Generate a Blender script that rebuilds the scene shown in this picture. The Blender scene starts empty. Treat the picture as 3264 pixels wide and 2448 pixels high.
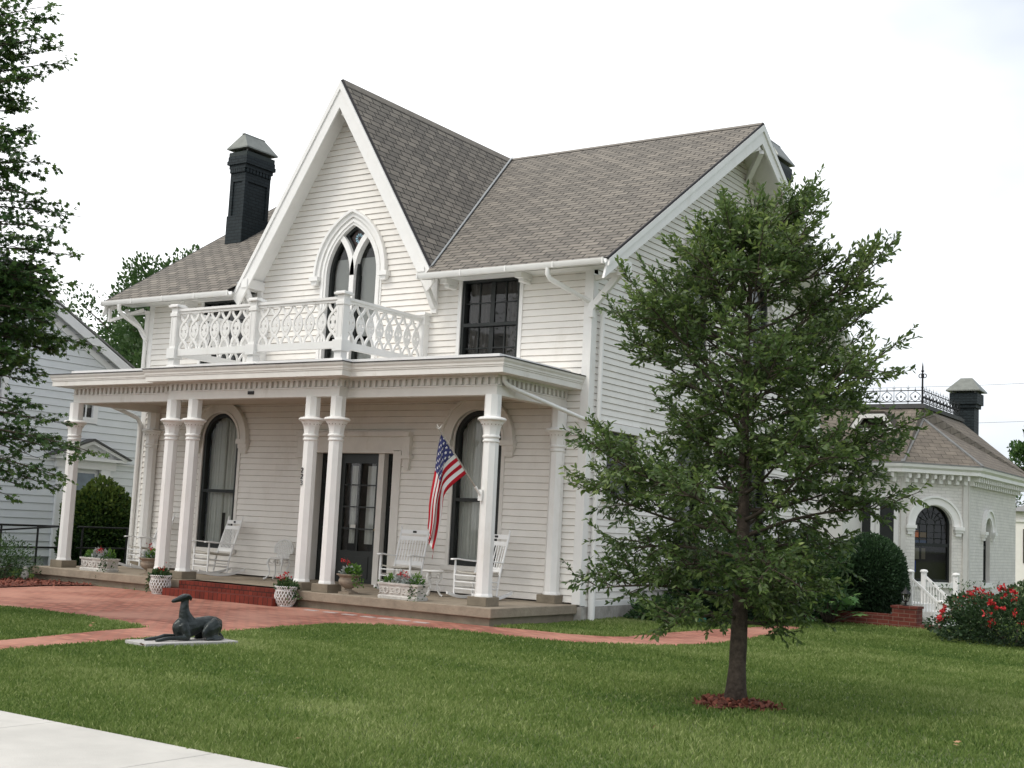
import bpy, math, random
import numpy as np
from mathutils import Vector, Matrix
R = math.radians
C = bpy.context.scene.collection
SC = bpy.context.scene
random.seed(11)
rng = np.random.default_rng(5)

# ------------------------------------------------------------------ camera
CAM = Vector((10.7071, -18.0475, 1.2046)); YAW, PITCH, ROLL, FPX = 0.59555, 0.11101, 0.04933, 4076.16
cf = Vector((-math.sin(YAW)*math.cos(PITCH), math.cos(YAW)*math.cos(PITCH), math.sin(PITCH)))
cr = Vector((math.cos(YAW), math.sin(YAW), 0)); cu = cr.cross(cf)
cr2 = cr*math.cos(ROLL)+cu*math.sin(ROLL); cu2 = -cr*math.sin(ROLL)+cu*math.cos(ROLL)
cam_d = bpy.data.cameras.new('camera'); cam = bpy.data.objects.new('camera', cam_d); C.objects.link(cam)
cam.matrix_world = Matrix(((cr2.x, cu2.x, -cf.x, CAM.x), (cr2.y, cu2.y, -cf.y, CAM.y), (cr2.z, cu2.z, -cf.z, CAM.z), (0, 0, 0, 1)))
cam_d.sensor_fit = 'HORIZONTAL'; cam_d.sensor_width = 36.0; cam_d.lens = FPX/3264*36.0
cam_d.clip_start = 0.1; cam_d.clip_end = 2000
SC.camera = cam

# ------------------------------------------------------------------ world, sun, exposure
SUN_EL, SUN_AZ = R(55), R(205)          # azimuth clockwise from +y
w = bpy.data.worlds.new('World'); SC.world = w; w.use_nodes = True
nt = w.node_tree; nt.nodes.clear()
def N(nt, t, **k):
    n = nt.nodes.new(t)
    for a, b in k.items(): setattr(n, a, b)
    return n
out = N(nt, 'ShaderNodeOutputWorld'); bg = N(nt, 'ShaderNodeBackground')
sky = N(nt, 'ShaderNodeTexSky', sky_type='NISHITA'); sky.sun_disc = False
sky.sun_elevation = SUN_EL; sky.sun_rotation = SUN_AZ; sky.dust_density = 3
tc = N(nt, 'ShaderNodeTexCoord')
noi = N(nt, 'ShaderNodeTexNoise'); noi.inputs['Scale'].default_value = 1.7; noi.inputs['Detail'].default_value = 5; noi.inputs['Roughness'].default_value = .55
mp = N(nt, 'ShaderNodeMapping'); mp.inputs['Location'].default_value = (0.6, 0.2, 0.0); mp.inputs['Scale'].default_value = (1, 1, 2.2)
nt.links.new(tc.outputs['Generated'], mp.inputs[0]); nt.links.new(mp.outputs[0], noi.inputs['Vector'])
# heavier cloud in the west, thinner towards the north-east (right of the picture)
dot = N(nt, 'ShaderNodeVectorMath', operation='DOT_PRODUCT'); dot.inputs[1].default_value = (0.88, 0.46, 0.1)
nt.links.new(tc.outputs['Generated'], dot.inputs[0])
m1 = N(nt, 'ShaderNodeMath', operation='MULTIPLY_ADD'); m1.inputs[1].default_value = -1.15; m1.inputs[2].default_value = 0.56
nt.links.new(dot.outputs['Value'], m1.inputs[0])
m2 = N(nt, 'ShaderNodeMath', operation='ADD'); nt.links.new(m1.outputs[0], m2.inputs[0])
m3 = N(nt, 'ShaderNodeMath', operation='MULTIPLY_ADD'); m3.inputs[1].default_value = 1.5; m3.inputs[2].default_value = -0.75
nt.links.new(noi.outputs['Fac'], m3.inputs[0]); nt.links.new(m3.outputs[0], m2.inputs[1])
ramp = N(nt, 'ShaderNodeValToRGB'); nt.links.new(m2.outputs[0], ramp.inputs[0])
ramp.color_ramp.elements[0].position = 0.12; ramp.color_ramp.elements[0].color = (0.66, 0.71, 0.775, 1)
ramp.color_ramp.elements[1].position = 0.62; ramp.color_ramp.elements[1].color = (1.28, 1.29, 1.30, 1)
mul = N(nt, 'ShaderNodeVectorMath', operation='SCALE'); mul.inputs['Scale'].default_value = 11.0
nt.links.new(ramp.outputs[0], mul.inputs[0])
mx = N(nt, 'ShaderNodeMix', data_type='RGBA'); mx.inputs['Factor'].default_value = 0.9
nt.links.new(sky.outputs[0], mx.inputs['A']); nt.links.new(mul.outputs[0], mx.inputs['B'])
nt.links.new(mx.outputs['Result'], bg.inputs['Color']); bg.inputs['Strength'].default_value = 0.1
nt.links.new(bg.outputs[0], out.inputs['Surface'])
sd = bpy.data.lights.new('sun', 'SUN'); sd.energy = 1.3; sd.angle = R(18); sd.color = (1, .95, .87)
so = bpy.data.objects.new('sun', sd); C.objects.link(so)
sdir = Vector((math.sin(SUN_AZ)*math.cos(SUN_EL), math.cos(SUN_AZ)*math.cos(SUN_EL), math.sin(SUN_EL)))
so.rotation_euler = sdir.to_track_quat('Z', 'Y').to_euler(); so.location = sdir*60
SC.view_settings.view_transform = 'Standard'; SC.view_settings.look = 'None'
SC.view_settings.exposure = 0.25; SC.view_settings.gamma = 1; SC.view_settings.use_curve_mapping = False
SC.cycles.max_bounces = 8; SC.cycles.transparent_max_bounces = 12

# ------------------------------------------------------------------ materials
def lin(*c):
    return tuple(((x/255)/12.92 if x/255 <= .04045 else (((x/255)+.055)/1.055)**2.4) for x in c)
def mat(name, col, rough=.6, var=.0, vscale=6., bump=0., bscale=40., spec=.35, col2=None, metal=0., stain=None, sscale=1.5):
    m = bpy.data.materials.new(name); m.use_nodes = True; t = m.node_tree; b = t.nodes['Principled BSDF']
    b.inputs['Roughness'].default_value = rough; b.inputs['Specular IOR Level'].default_value = spec; b.inputs['Metallic'].default_value = metal
    b.inputs['Base Color'].default_value = (*col, 1)
    co = N(t, 'ShaderNodeTexCoord')
    src = None
    if var or col2:
        n = N(t, 'ShaderNodeTexNoise'); n.inputs['Scale'].default_value = vscale; n.inputs['Detail'].default_value = 6; n.inputs['Roughness'].default_value = .62
        t.links.new(co.outputs['Object'], n.inputs['Vector'])
        r = N(t, 'ShaderNodeValToRGB'); r.color_ramp.elements[0].position = .3; r.color_ramp.elements[1].position = .7
        a = col2 if col2 else tuple(x*(1-var) for x in col); bcol = col if col2 else tuple(min(1, x*(1+var*.6)) for x in col)
        r.color_ramp.elements[0].color = (*a, 1); r.color_ramp.elements[1].color = (*bcol, 1)
        t.links.new(n.outputs['Fac'], r.inputs[0]); src = r.outputs[0]
    if stain:
        n = N(t, 'ShaderNodeTexNoise'); n.inputs['Scale'].default_value = sscale; n.inputs['Detail'].default_value = 8; n.inputs['Roughness'].default_value = .7
        mpn = N(t, 'ShaderNodeMapping'); mpn.inputs['Scale'].default_value = (1, 1, .45)
        t.links.new(co.outputs['Object'], mpn.inputs[0]); t.links.new(mpn.outputs[0], n.inputs['Vector'])
        r = N(t, 'ShaderNodeValToRGB'); r.color_ramp.elements[0].position = .56; r.color_ramp.elements[1].position = .80
        r.color_ramp.elements[0].color = (0, 0, 0, 1); r.color_ramp.elements[1].color = (.75, .75, .75, 1)
        t.links.new(n.outputs['Fac'], r.inputs[0])
        q = N(t, 'ShaderNodeMix', data_type='RGBA'); q.inputs['B'].default_value = (*stain, 1)
        t.links.new(r.outputs[0], q.inputs['Factor'])
        if src: t.links.new(src, q.inputs['A'])
        else: q.inputs['A'].default_value = (*col, 1)
        src = q.outputs['Result']
    if src: t.links.new(src, b.inputs['Base Color'])
    if bump:
        n = N(t, 'ShaderNodeTexNoise'); n.inputs['Scale'].default_value = bscale; n.inputs['Detail'].default_value = 5
        t.links.new(co.outputs['Object'], n.inputs['Vector'])
        bp = N(t, 'ShaderNodeBump'); bp.inputs['Strength'].default_value = bump; bp.inputs['Distance'].default_value = .02
        t.links.new(n.outputs['Fac'], bp.inputs['Height']); t.links.new(bp.outputs[0], b.inputs['Normal'])
    return m
def brick_mat(name, c1, c2, mortar, bw, rh, ms, coord='UV', rough=.85, bump=.5, noise=.25, nscale=2.2, blotch=None, bias=0., rot=0.):
    m = bpy.data.materials.new(name); m.use_nodes = True; t = m.node_tree; b = t.nodes['Principled BSDF']
    b.inputs['Roughness'].default_value = rough; b.inputs['Specular IOR Level'].default_value = .25
    co = N(t, 'ShaderNodeTexCoord'); mpn = N(t, 'ShaderNodeMapping'); mpn.inputs['Rotation'].default_value = (0, 0, rot)
    t.links.new(co.outputs[coord], mpn.inputs[0])
    br = N(t, 'ShaderNodeTexBrick'); br.inputs['Scale'].default_value = 1
    br.inputs['Brick Width'].default_value = bw; br.inputs['Row Height'].default_value = rh; br.inputs['Mortar Size'].default_value = ms; br.inputs['Bias'].default_value = bias
    br.inputs['Mortar Smooth'].default_value = .15
    br.inputs['Color1'].default_value = (*c1, 1); br.inputs['Color2'].default_value = (*c2, 1); br.inputs['Mortar'].default_value = (*mortar, 1)
    t.links.new(mpn.outputs[0], br.inputs['Vector'])
    n = N(t, 'ShaderNodeTexNoise'); n.inputs['Scale'].default_value = nscale; n.inputs['Detail'].default_value = 9; n.inputs['Roughness'].default_value = .7
    t.links.new(co.outputs['Object'], n.inputs['Vector'])
    r = N(t, 'ShaderNodeValToRGB'); r.color_ramp.elements[0].position = .32; r.color_ramp.elements[1].position = .68
    r.color_ramp.elements[0].color = (1-noise,)*3+(1,); r.color_ramp.elements[1].color = (1+noise*.5,)*3+(1,)
    t.links.new(n.outputs['Fac'], r.inputs[0])
    q = N(t, 'ShaderNodeMix', data_type='RGBA', blend_type='MULTIPLY'); q.inputs['Factor'].default_value = 1
    t.links.new(br.outputs['Color'], q.inputs['A']); t.links.new(r.outputs[0], q.inputs['B'])
    src = q.outputs['Result']
    if blotch:
        n2 = N(t, 'ShaderNodeTexNoise'); n2.inputs['Scale'].default_value = .9; n2.inputs['Detail'].default_value = 5
        t.links.new(co.outputs['Object'], n2.inputs['Vector'])
        r2 = N(t, 'ShaderNodeValToRGB'); r2.color_ramp.elements[0].position = .42; r2.color_ramp.elements[1].position = .66
        r2.color_ramp.elements[0].color = (0, 0, 0, 1); r2.color_ramp.elements[1].color = (.75,)*3+(1,)
        t.links.new(n2.outputs['Fac'], r2.inputs[0])
        q2 = N(t, 'ShaderNodeMix', data_type='RGBA'); q2.inputs['B'].default_value = (*blotch, 1)
        t.links.new(r2.outputs[0], q2.inputs['Factor']); t.links.new(src, q2.inputs['A']); src = q2.outputs['Result']
    t.links.new(src, b.inputs['Base Color'])
    bp = N(t, 'ShaderNodeBump'); bp.inputs['Strength'].default_value = bump; bp.inputs['Distance'].default_value = .012; bp.invert = True
    t.links.new(br.outputs['Fac'], bp.inputs['Height']); t.links.new(bp.outputs[0], b.inputs['Normal'])
    return m
def leaf_mat(name, dark, mid, light, transl=.25, rough=.55, spec=.35):
    m = bpy.data.materials.new(name); m.use_nodes = True; t = m.node_tree; b = t.nodes['Principled BSDF']
    at = N(t, 'ShaderNodeAttribute'); at.attribute_name = 'lv'
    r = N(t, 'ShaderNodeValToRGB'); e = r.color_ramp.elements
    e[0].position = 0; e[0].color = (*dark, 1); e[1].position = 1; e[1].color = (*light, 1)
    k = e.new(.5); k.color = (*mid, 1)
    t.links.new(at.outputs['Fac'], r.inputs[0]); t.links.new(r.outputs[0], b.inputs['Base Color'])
    b.inputs['Roughness'].default_value = rough; b.inputs['Specular IOR Level'].default_value = spec
    tr = N(t, 'ShaderNodeBsdfTranslucent'); t.links.new(r.outputs[0], tr.inputs['Color'])
    ms = N(t, 'ShaderNodeMixShader'); ms.inputs[0].default_value = transl
    o = t.nodes['Material Output']
    t.links.new(b.outputs[0], ms.inputs[1]); t.links.new(tr.outputs[0], ms.inputs[2]); t.links.new(ms.outputs[0], o.inputs['Surface'])
    return m
def glass_mat(name, tint=(.85, .88, .88), refl=1.0, ior=1.5):
    m = bpy.data.materials.new(name); m.use_nodes = True; t = m.node_tree; t.nodes.remove(t.nodes['Principled BSDF'])
    o = t.nodes['Material Output']; tr = N(t, 'ShaderNodeBsdfTransparent'); tr.inputs[0].default_value = (*tint, 1)
    gl = N(t, 'ShaderNodeBsdfGlossy'); gl.inputs['Roughness'].default_value = .02; gl.inputs['Color'].default_value = (refl,)*3+(1,)
    fr = N(t, 'ShaderNodeFresnel'); fr.inputs['IOR'].default_value = ior
    co = N(t, 'ShaderNodeTexCoord'); n = N(t, 'ShaderNodeTexNoise'); n.inputs['Scale'].default_value = 1.3; t.links.new(co.outputs['Object'], n.inputs['Vector'])
    bp = N(t, 'ShaderNodeBump'); bp.inputs['Strength'].default_value = .06; t.links.new(n.outputs['Fac'], bp.inputs['Height']); t.links.new(bp.outputs[0], gl.inputs['Normal'])
    ms = N(t, 'ShaderNodeMixShader'); t.links.new(fr.outputs[0], ms.inputs[0]); t.links.new(tr.outputs[0], ms.inputs[1]); t.links.new(gl.outputs[0], ms.inputs[2])
    t.links.new(ms.outputs[0], o.inputs['Surface']); return m

M = {}
M['white'] = mat('white_paint', (.815, .788, .74), .5, .05, 3, .08, 30, stain=(.62, .58, .50), sscale=1.1)
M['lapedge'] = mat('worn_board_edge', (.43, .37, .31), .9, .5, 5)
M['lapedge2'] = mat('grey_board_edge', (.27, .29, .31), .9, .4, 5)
M['ridge'] = mat('ridge_shingle', lin(126, 120, 112), .95, .2, 8)
M['trim'] = mat('white_trim', (.82, .81, .785), .45, .04, 4, .06, 25, stain=(.66, .63, .57), sscale=2.)
M['porchtrim'] = mat('porch_trim', (.74, .715, .67), .5, .07, 3, .08, 25, stain=(.5, .46, .38), sscale=2.4)
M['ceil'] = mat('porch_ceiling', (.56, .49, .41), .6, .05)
M['ironwhite'] = mat('white_iron', (.78, .78, .76), .5, .1, 12, .1, 60)
M['chairwhite'] = mat('white_chair', (.84, .84, .83), .4, .04, 6)
M['caneseat'] = mat('cane_seat', (.55, .52, .46), .7, .2, 60, .3, 90)
M['black'] = mat('black_frame', (.016, .019, .018), .45, .2, 6, spec=.4)
M['door'] = mat('dark_door', (.012, .016, .015), .35, .2, 5, spec=.5)
M['dark'] = mat('interior_dark', (.05, .046, .04), .9, .1)
M['curtain'] = mat('curtain', (.70, .69, .64), .9, .06, 3, .1, 20)
M['blind'] = mat('window_blind', (.56, .55, .51), .9, .05, 4)
M['drape'] = mat('dark_drape', (.10, .085, .07), .9, .15, 5)
M['glass'] = glass_mat('window_glass')
M['stone'] = mat('porch_stone', (.23, .195, .145), .9, .28, 3.2, .35, 26, stain=(.10, .09, .065), sscale=2)
M['stonecap'] = mat('porch_stone_edge', (.30, .25, .19), .9, .25, 4, .35, 30, stain=(.15, .13, .09), sscale=2)
M['found'] = mat('foundation_stone', (.36, .34, .31), .95, .35, 6, .8, 9)
M['shingle'] = brick_mat('roof_shingle', lin(140, 133, 123), lin(114, 109, 102), lin(46, 44, 42), .30, .142, .012, 'UV', .92, .8, .22, 6., bias=.15)  # dark joint colour puts the shadow lines between shingle rows into the texture
M['shingle2'] = brick_mat('annex_shingle', lin(128, 119, 108), lin(116, 108, 99), lin(84, 78, 72), .30, .15, .008, 'UV', .92, .6, .25, 5.)  # shade under each shingle course is put into the joint colour here too
M['flash'] = mat('valley_metal', (.36, .38, .39), .6, .15, 5)
M['roofedge'] = mat('roof_edge', (.035, .033, .035), .8, .2, 4)
M['chimney'] = brick_mat('chimney_brick', (.012, .020, .023), (.017, .026, .029), (.008, .013, .015), .21, .075, .012, 'UV', .6, .8, .25, 6.)
M['chimcap'] = mat('chimney_metal', (.19, .20, .18), .45, .2, 7, metal=.5, stain=(.16, .17, .14), sscale=3)
M['chimband'] = mat('chimney_band', (.02, .03, .028), .6, .2, 8, .3, 30)
M['paver'] = brick_mat('brick_paver', lin(142, 84, 70), lin(186, 124, 105), lin(118, 92, 80), .205, .102, .012, 'UV', .9, .5, .26, 3., blotch=lin(184, 136, 118))
M['stepbrick'] = brick_mat('step_brick', lin(122, 52, 40), lin(102, 44, 35), lin(70, 40, 33), .105, .2, .008, 'UV', .85, .6, .3, 4)
M['redbrick'] = brick_mat('red_brick', lin(112, 56, 46), lin(96, 48, 40), lin(120, 90, 78), .2, .07, .008, 'UV', .85, .6, .3, 5)
M['whitebrick'] = brick_mat('white_brick', (.76, .735, .69), (.71, .69, .65), (.65, .63, .59), .22, .075, .010, 'UV', .75, .7, .12, 3)
M['concrete'] = mat('sidewalk_concrete', (.53, .51, .47), .9, .14, 1.6, .2, 90, stain=(.38, .36, .32), sscale=1.6)
M['plinth'] = mat('plinth_stone', (.44, .42, .40), .8, .15, 20, .15, 60)
M['bronze'] = mat('dark_bronze', (.032, .039, .038), .30, .55, 9, .5, 24, metal=.5, spec=.6)
M['castwhite'] = mat('cast_stone_white', (.58, .56, .52), .85, .25, 9, .5, 30, stain=(.32, .30, .26), sscale=5)
M['caststone'] = mat('cast_stone_brown', (.29, .235, .18), .85, .3, 8, .5, 40, stain=(.14, .12, .09), sscale=5)
M['mulch'] = mat('red_mulch', (.19, .062, .040), .95, .6, 28, 1., 40, col2=(.08, .030, .022))
M['barkchip'] = mat('bark_chip', (.22, .075, .05), .95, .4, 9)
M['bark'] = mat('tree_bark', (.075, .058, .045), .95, .6, 18, 1., 26, stain=(.025, .02, .016), sscale=9)
M['twig'] = mat('twig_bark', (.07, .055, .04), .9, .3, 8)
M['soil'] = mat('grass_soil', (.13, .165, .055), .95, .4, 3., .6, 60, col2=(.085, .11, .04))
M['iron'] = mat('black_iron', (.012, .013, .014), .5, .2, 8, metal=.3)
M['neigh'] = mat('pale_siding', (.70, .735, .765), .55, .04, 2, .06, 20)
M['neightrim'] = mat('pale_trim', (.78, .79, .80), .5, .04)
M['neighroof'] = mat('dark_roof', (.22, .22, .215), .9, .2, 5)
M['greyroof'] = mat('grey_roof', (.09, .09, .09), .9, .2, 6)
M['pole'] = mat('flag_pole', (.42, .38, .33), .5, .1)
M['digit'] = mat('house_digit', (.02, .02, .02), .5)
M['red'] = leaf_mat('red_petal', (.33, .012, .014), (.50, .022, .026), (.62, .06, .06), .15)
M['brass'] = mat('door_brass', (.35, .24, .09), .35, metal=.9)
M['lampglass'] = glass_mat('lantern_glass', (.8, .8, .75))
M['hose'] = mat('green_hose', (.015, .17, .13), .5)
M['wire'] = mat('cable', (.30, .31, .33), .6)
M['palebrick'] = mat('pale_brick', (.50, .44, .42), .85, .15, 30)
M['dryleaf'] = mat('dry_leaf', (.42, .24, .13), .9, .3, 20)
M['yleaf'] = leaf_mat('young_tree_leaf', (.034, .068, .020), (.092, .150, .040), (.24, .31, .085), .42, .42, .5)
M['mleaf'] = leaf_mat('maple_leaf', (.026, .066, .020), (.062, .128, .034), (.15, .235, .055), .42, .5)
M['bleaf'] = leaf_mat('background_leaf', (.030, .070, .020), (.060, .115, .034), (.11, .17, .052), .35)
M['ivy'] = leaf_mat('ivy_leaf', (.012, .035, .010), (.040, .085, .018), (.14, .19, .035), .2)
M['shrub'] = leaf_mat('shrub_leaf', (.014, .034, .015), (.030, .066, .027), (.060, .115, .040), .2)
M['rosel'] = leaf_mat('rose_leaf', (.018, .040, .016), (.035, .07, .026), (.075, .12, .045), .2)
M['shrub2'] = leaf_mat('bed_leaf', (.018, .045, .016), (.04, .09, .028), (.10, .17, .05), .25)
M['broad'] = leaf_mat('broad_leaf', (.05, .13, .035), (.10, .21, .06), (.17, .29, .09), .3)
M['fern'] = leaf_mat('planter_leaf', (.03, .085, .015), (.08, .18, .03), (.17, .29, .05), .3)
M['silver'] = leaf_mat('silver_leaf', (.20, .23, .22), (.36, .39, .37), (.50, .53, .50), .15)
M['grass'] = leaf_mat('grass_blade', (.072, .136, .028), (.182, .255, .064), (.40, .45, .19), .45, .6, .25)

# ------------------------------------------------------------------ mesh building
class MB:
    def __init__(s): s.v = []; s.f = []; s.uv = {}
    def add(s, vs, fs):
        o = len(s.v); s.v += [tuple(p) for p in vs]; s.f += [tuple(i+o for i in f) for f in fs]
        return s
    def quad(s, *p, uv=None):
        s.add(p, [tuple(range(len(p)))])
        if uv: s.uv[len(s.f)-1] = uv
        return s
    def box(s, x0, x1, y0, y1, z0, z1):
        return s.add([(x0, y0, z0), (x1, y0, z0), (x1, y1, z0), (x0, y1, z0), (x0, y0, z1), (x1, y0, z1), (x1, y1, z1), (x0, y1, z1)],
                     [(3, 2, 1, 0), (4, 5, 6, 7), (0, 1, 5, 4), (1, 2, 6, 5), (2, 3, 7, 6), (3, 0, 4, 7)])
    def ubox(s, x0, x1, y0, y1, z0, z1):            # box whose sides carry metre UVs
        for a, b, un in (((x0, y0), (x1, y0), 0), ((x1, y0), (x1, y1), 1), ((x1, y1), (x0, y1), 0), ((x0, y1), (x0, y0), 1)):
            L = math.dist(a, b); u0 = a[un]
            s.quad((*a, z0), (*b, z0), (*b, z1), (*a, z1), uv=[(u0, z0), (u0+L, z0), (u0+L, z1), (u0, z1)])
        s.quad((x0, y0, z1), (x1, y0, z1), (x1, y1, z1), (x0, y1, z1), uv=[(x0, y0), (x1, y0), (x1, y1), (x0, y1)])
        s.quad((x0, y1, z0), (x1, y1, z0), (x1, y0, z0), (x0, y0, z0), uv=[(x0, y0), (x1, y0), (x1, y1), (x0, y1)])
        return s
    def bar(s, p, q, a, b, up=(0, 0, 1)):            # rectangular bar p->q, a wide, b along up
        p, q, up = Vector(p), Vector(q), Vector(up); d = (q-p).normalized(); sd_ = d.cross(up)
        if sd_.length < 1e-4: sd_ = d.cross(Vector((1, 0, 0)))
        sd_.normalize(); u = sd_.cross(d)
        c = [p+sd_*(i*a/2)+u*(j*b/2) for i, j in ((-1, -1), (1, -1), (1, 1), (-1, 1))]
        return s.add(c+[x+(q-p) for x in c], [(3, 2, 1, 0), (4, 5, 6, 7), (0, 1, 5, 4), (1, 2, 6, 5), (2, 3, 7, 6), (3, 0, 4, 7)])
    def tube(s, pts, r, n=8, cap=True, sx=1.):
        pts = [Vector(p) for p in pts]; rs = r if hasattr(r, '__len__') else [r]*len(pts)
        o = len(s.v); ref = None
        for i, p in enumerate(pts):
            d = (pts[min(i+1, len(pts)-1)]-pts[max(i-1, 0)]).normalized()
            if ref is None: ref = d.cross(Vector((0, 0, 1)) if abs(d.z) < .9 else Vector((1, 0, 0))).normalized()
            ref = (ref-d*ref.dot(d)).normalized(); b = d.cross(ref)
            for k in range(n):
                a = 2*math.pi*k/n; s.v.append(tuple(p+(ref*math.cos(a)*sx+b*math.sin(a))*rs[i]))
        for i in range(len(pts)-1):
            for k in range(n):
                s.f.append((o+i*n+k, o+i*n+(k+1) % n, o+(i+1)*n+(k+1) % n, o+(i+1)*n+k))
        if cap:
            s.f.append(tuple(o+k for k in reversed(range(n)))); s.f.append(tuple(o+(len(pts)-1)*n+k for k in range(n)))
        return s
    def lathe(s, prof, n=24, c=(0, 0, 0), rot=0., sq=(1, 1)):
        o = len(s.v)
        for r_, z in prof:
            for k in range(n):
                a = 2*math.pi*k/n+rot; s.v.append((c[0]+r_*math.cos(a)*sq[0], c[1]+r_*math.sin(a)*sq[1], c[2]+z))
        m = len(prof)
        for i in range(m-1):
            for k in range(n): s.f.append((o+i*n+k, o+i*n+(k+1) % n, o+(i+1)*n+(k+1) % n, o+(i+1)*n+k))
        s.f.append(tuple(o+k for k in reversed(range(n)))); s.f.append(tuple(o+(m-1)*n+k for k in range(n)))
        return s
    def rings(s, rings, cap=True):
        o = len(s.v); n = len(rings[0])
        for r_ in rings: s.v += [tuple(p) for p in r_]
        for i in range(len(rings)-1):
            for k in range(n): s.f.append((o+i*n+k, o+i*n+(k+1) % n, o+(i+1)*n+(k+1) % n, o+(i+1)*n+k))
        if cap: s.f.append(tuple(o+k for k in reversed(range(n)))); s.f.append(tuple(o+(len(rings)-1)*n+k for k in range(n)))
        return s
    def strip(s, a, b, T, d0, d1):
        """solid band between 2D polylines a and b, extruded from depth d0 to d1 through T(u,v,d)->xyz"""
        n = len(a); o = len(s.v)
        for (p, q) in zip(a, b):
            s.v += [tuple(T(p[0], p[1], d0)), tuple(T(q[0], q[1], d0)), tuple(T(q[0], q[1], d1)), tuple(T(p[0], p[1], d1))]
        for i in range(n-1):
            k, l = o+i*4, o+i*4+4
            s.f += [(k, k+1, l+1, l), (k+1, k+2, l+2, l+1), (k+2, k+3, l+3, l+2), (k+3, k, l, l+3)]
        s.f += [(o+3, o+2, o+1, o), (o+(n-1)*4, o+(n-1)*4+1, o+(n-1)*4+2, o+(n-1)*4+3)]
        return s
    def sweep(s, prof, path):
        """closed profile [(out,z)] along open plan path, mitred; outward is to the right of travel"""
        n = len(path); offs = []
        for i in range(n):
            def nrm(a, b):
                d = Vector((b[0]-a[0], b[1]-a[1])).normalized(); return Vector((d.y, -d.x))
            if i == 0: m_ = nrm(path[0], path[1])
            elif i == n-1: m_ = nrm(path[-2], path[-1])
            else:
                a, b = nrm(path[i-1], path[i]), nrm(path[i], path[i+1]); m_ = (a+b)/(1+a.dot(b))
            offs.append(m_)
        s.rings([[(path[i][0]+offs[i].x*o_, path[i][1]+offs[i].y*o_, z) for o_, z in prof] for i in range(n)])
        return s
    def build(s, name, m, parent=None, smooth=None, bevel=0., loc=None):
        me = bpy.data.meshes.new(name); me.from_pydata(s.v, [], s.f); me.materials.append(m)
        if s.uv:
            ul = me.uv_layers.new(name='UVMap')
            for p in me.polygons:
                u = s.uv.get(p.index)
                for j, li in enumerate(p.loop_indices): ul.data[li].uv = u[j] if u else (0, 0)
        if smooth is not None:
            me.polygons.foreach_set('use_smooth', [True]*len(me.polygons))
            if smooth < 180: me.set_sharp_from_angle(angle=R(smooth))
        me.update()
        o = bpy.data.objects.new(name, me); C.objects.link(o)
        if parent: o.parent = parent
        if loc: o.location = loc
        if bevel:
            b = o.modifiers.new('bevel', 'BEVEL'); b.width = bevel; b.segments = 2; b.limit_method = 'ANGLE'
        return o
def thing(name, label, cat, loc=(0, 0, 0), rz=0., group=None):
    o = bpy.data.objects.new(name, None); C.objects.link(o); o.location = loc; o.rotation_euler = (0, 0, rz); o.empty_display_size = .1
    return tag(o, label, cat, group)
def tag(o, label, cat, group=None):
    o['label'] = label; o['category'] = cat
    if group: o['group'] = group
    return o
def struct(o, kind='structure'):
    o['kind'] = kind; return o
def dup(root, loc, rz, label, name=None):
    r_ = root.copy(); C.objects.link(r_); r_.location = loc; r_.rotation_euler = (0, 0, rz); r_['label'] = label
    for ch in list(root.children):
        c = ch.copy(); C.objects.link(c); c.parent = r_
        for g in list(ch.children):
            d = g.copy(); C.objects.link(d); d.parent = c
    return r_

LEAFSH = {
 'lance': np.array([(0, 0, 0), (.16, .35, .02), (.17, .62, .0), (0, 1, -.06), (-.17, .62, 0), (-.16, .35, .02)]),
 'oval': np.array([(0, 0, 0), (.28, .3, .04), (.26, .65, .02), (0, 1, -.06), (-.26, .65, .02), (-.28, .3, .04)]),
 'maple': np.array([(0, 0, 0), (.12, .22, .02), (.48, .22, .0), (.28, .48, .02), (.46, .78, -.03), (.14, .68, .01), (0, 1.05, -.05), (-.14, .68, .01), (-.46, .78, -.03), (-.28, .48, .02), (-.48, .22, 0), (-.12, .22, .02)]),
 'quad': np.array([(-.35, 0, 0), (.35, .1, 0.05), (.3, 1, 0), (-.3, .9, .05)]),
}
def leaves(name, pos, dirs, size, m, parent=None, shape='oval', lv=None, up_bias=.5, jit=.5, curl=0.):
    """many small leaf faces: pos (n,3), dirs (n,3) growth direction"""
    n = len(pos); sh = LEAFSH[shape]; k = len(sh)
    pos = np.asarray(pos, float); d = np.asarray(dirs, float)+rng.normal(0, jit, (n, 3)); d /= np.linalg.norm(d, axis=1)[:, None]+1e-9
    nm = rng.normal(0, 1, (n, 3))*(1-up_bias); nm[:, 2] += up_bias*1.4
    nm -= d*(nm*d).sum(1)[:, None]; nm /= np.linalg.norm(nm, axis=1)[:, None]+1e-9
    sx = np.cross(d, nm); sz = np.asarray(size)*np.ones(n)*rng.uniform(.7, 1.25, n)
    V = pos[:, None]+sz[:, None, None]*(sh[None, :, 0, None]*sx[:, None]+sh[None, :, 1, None]*d[:, None]+sh[None, :, 2, None]*nm[:, None])
    return facemesh(name, V, m, parent, rng.random(n) if lv is None else lv)
def facemesh(name, V, m, parent, lv):
    n, k = V.shape[:2]
    me = bpy.data.meshes.new(name); me.vertices.add(n*k); me.vertices.foreach_set('co', V.reshape(-1).astype(np.float32))
    me.loops.add(n*k); me.loops.foreach_set('vertex_index', np.arange(n*k, dtype=np.int32))
    me.polygons.add(n); me.polygons.foreach_set('loop_start', np.arange(0, n*k, k, dtype=np.int32))
    a = me.attributes.new('lv', 'FLOAT', 'POINT'); a.data.foreach_set('value', np.repeat(np.clip(lv, 0, 1), k).astype(np.float32))
    me.update(calc_edges=True); me.validate(); me.materials.append(m)
    o = bpy.data.objects.new(name, me); C.objects.link(o)
    if parent: o.parent = parent
    return o

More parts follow.
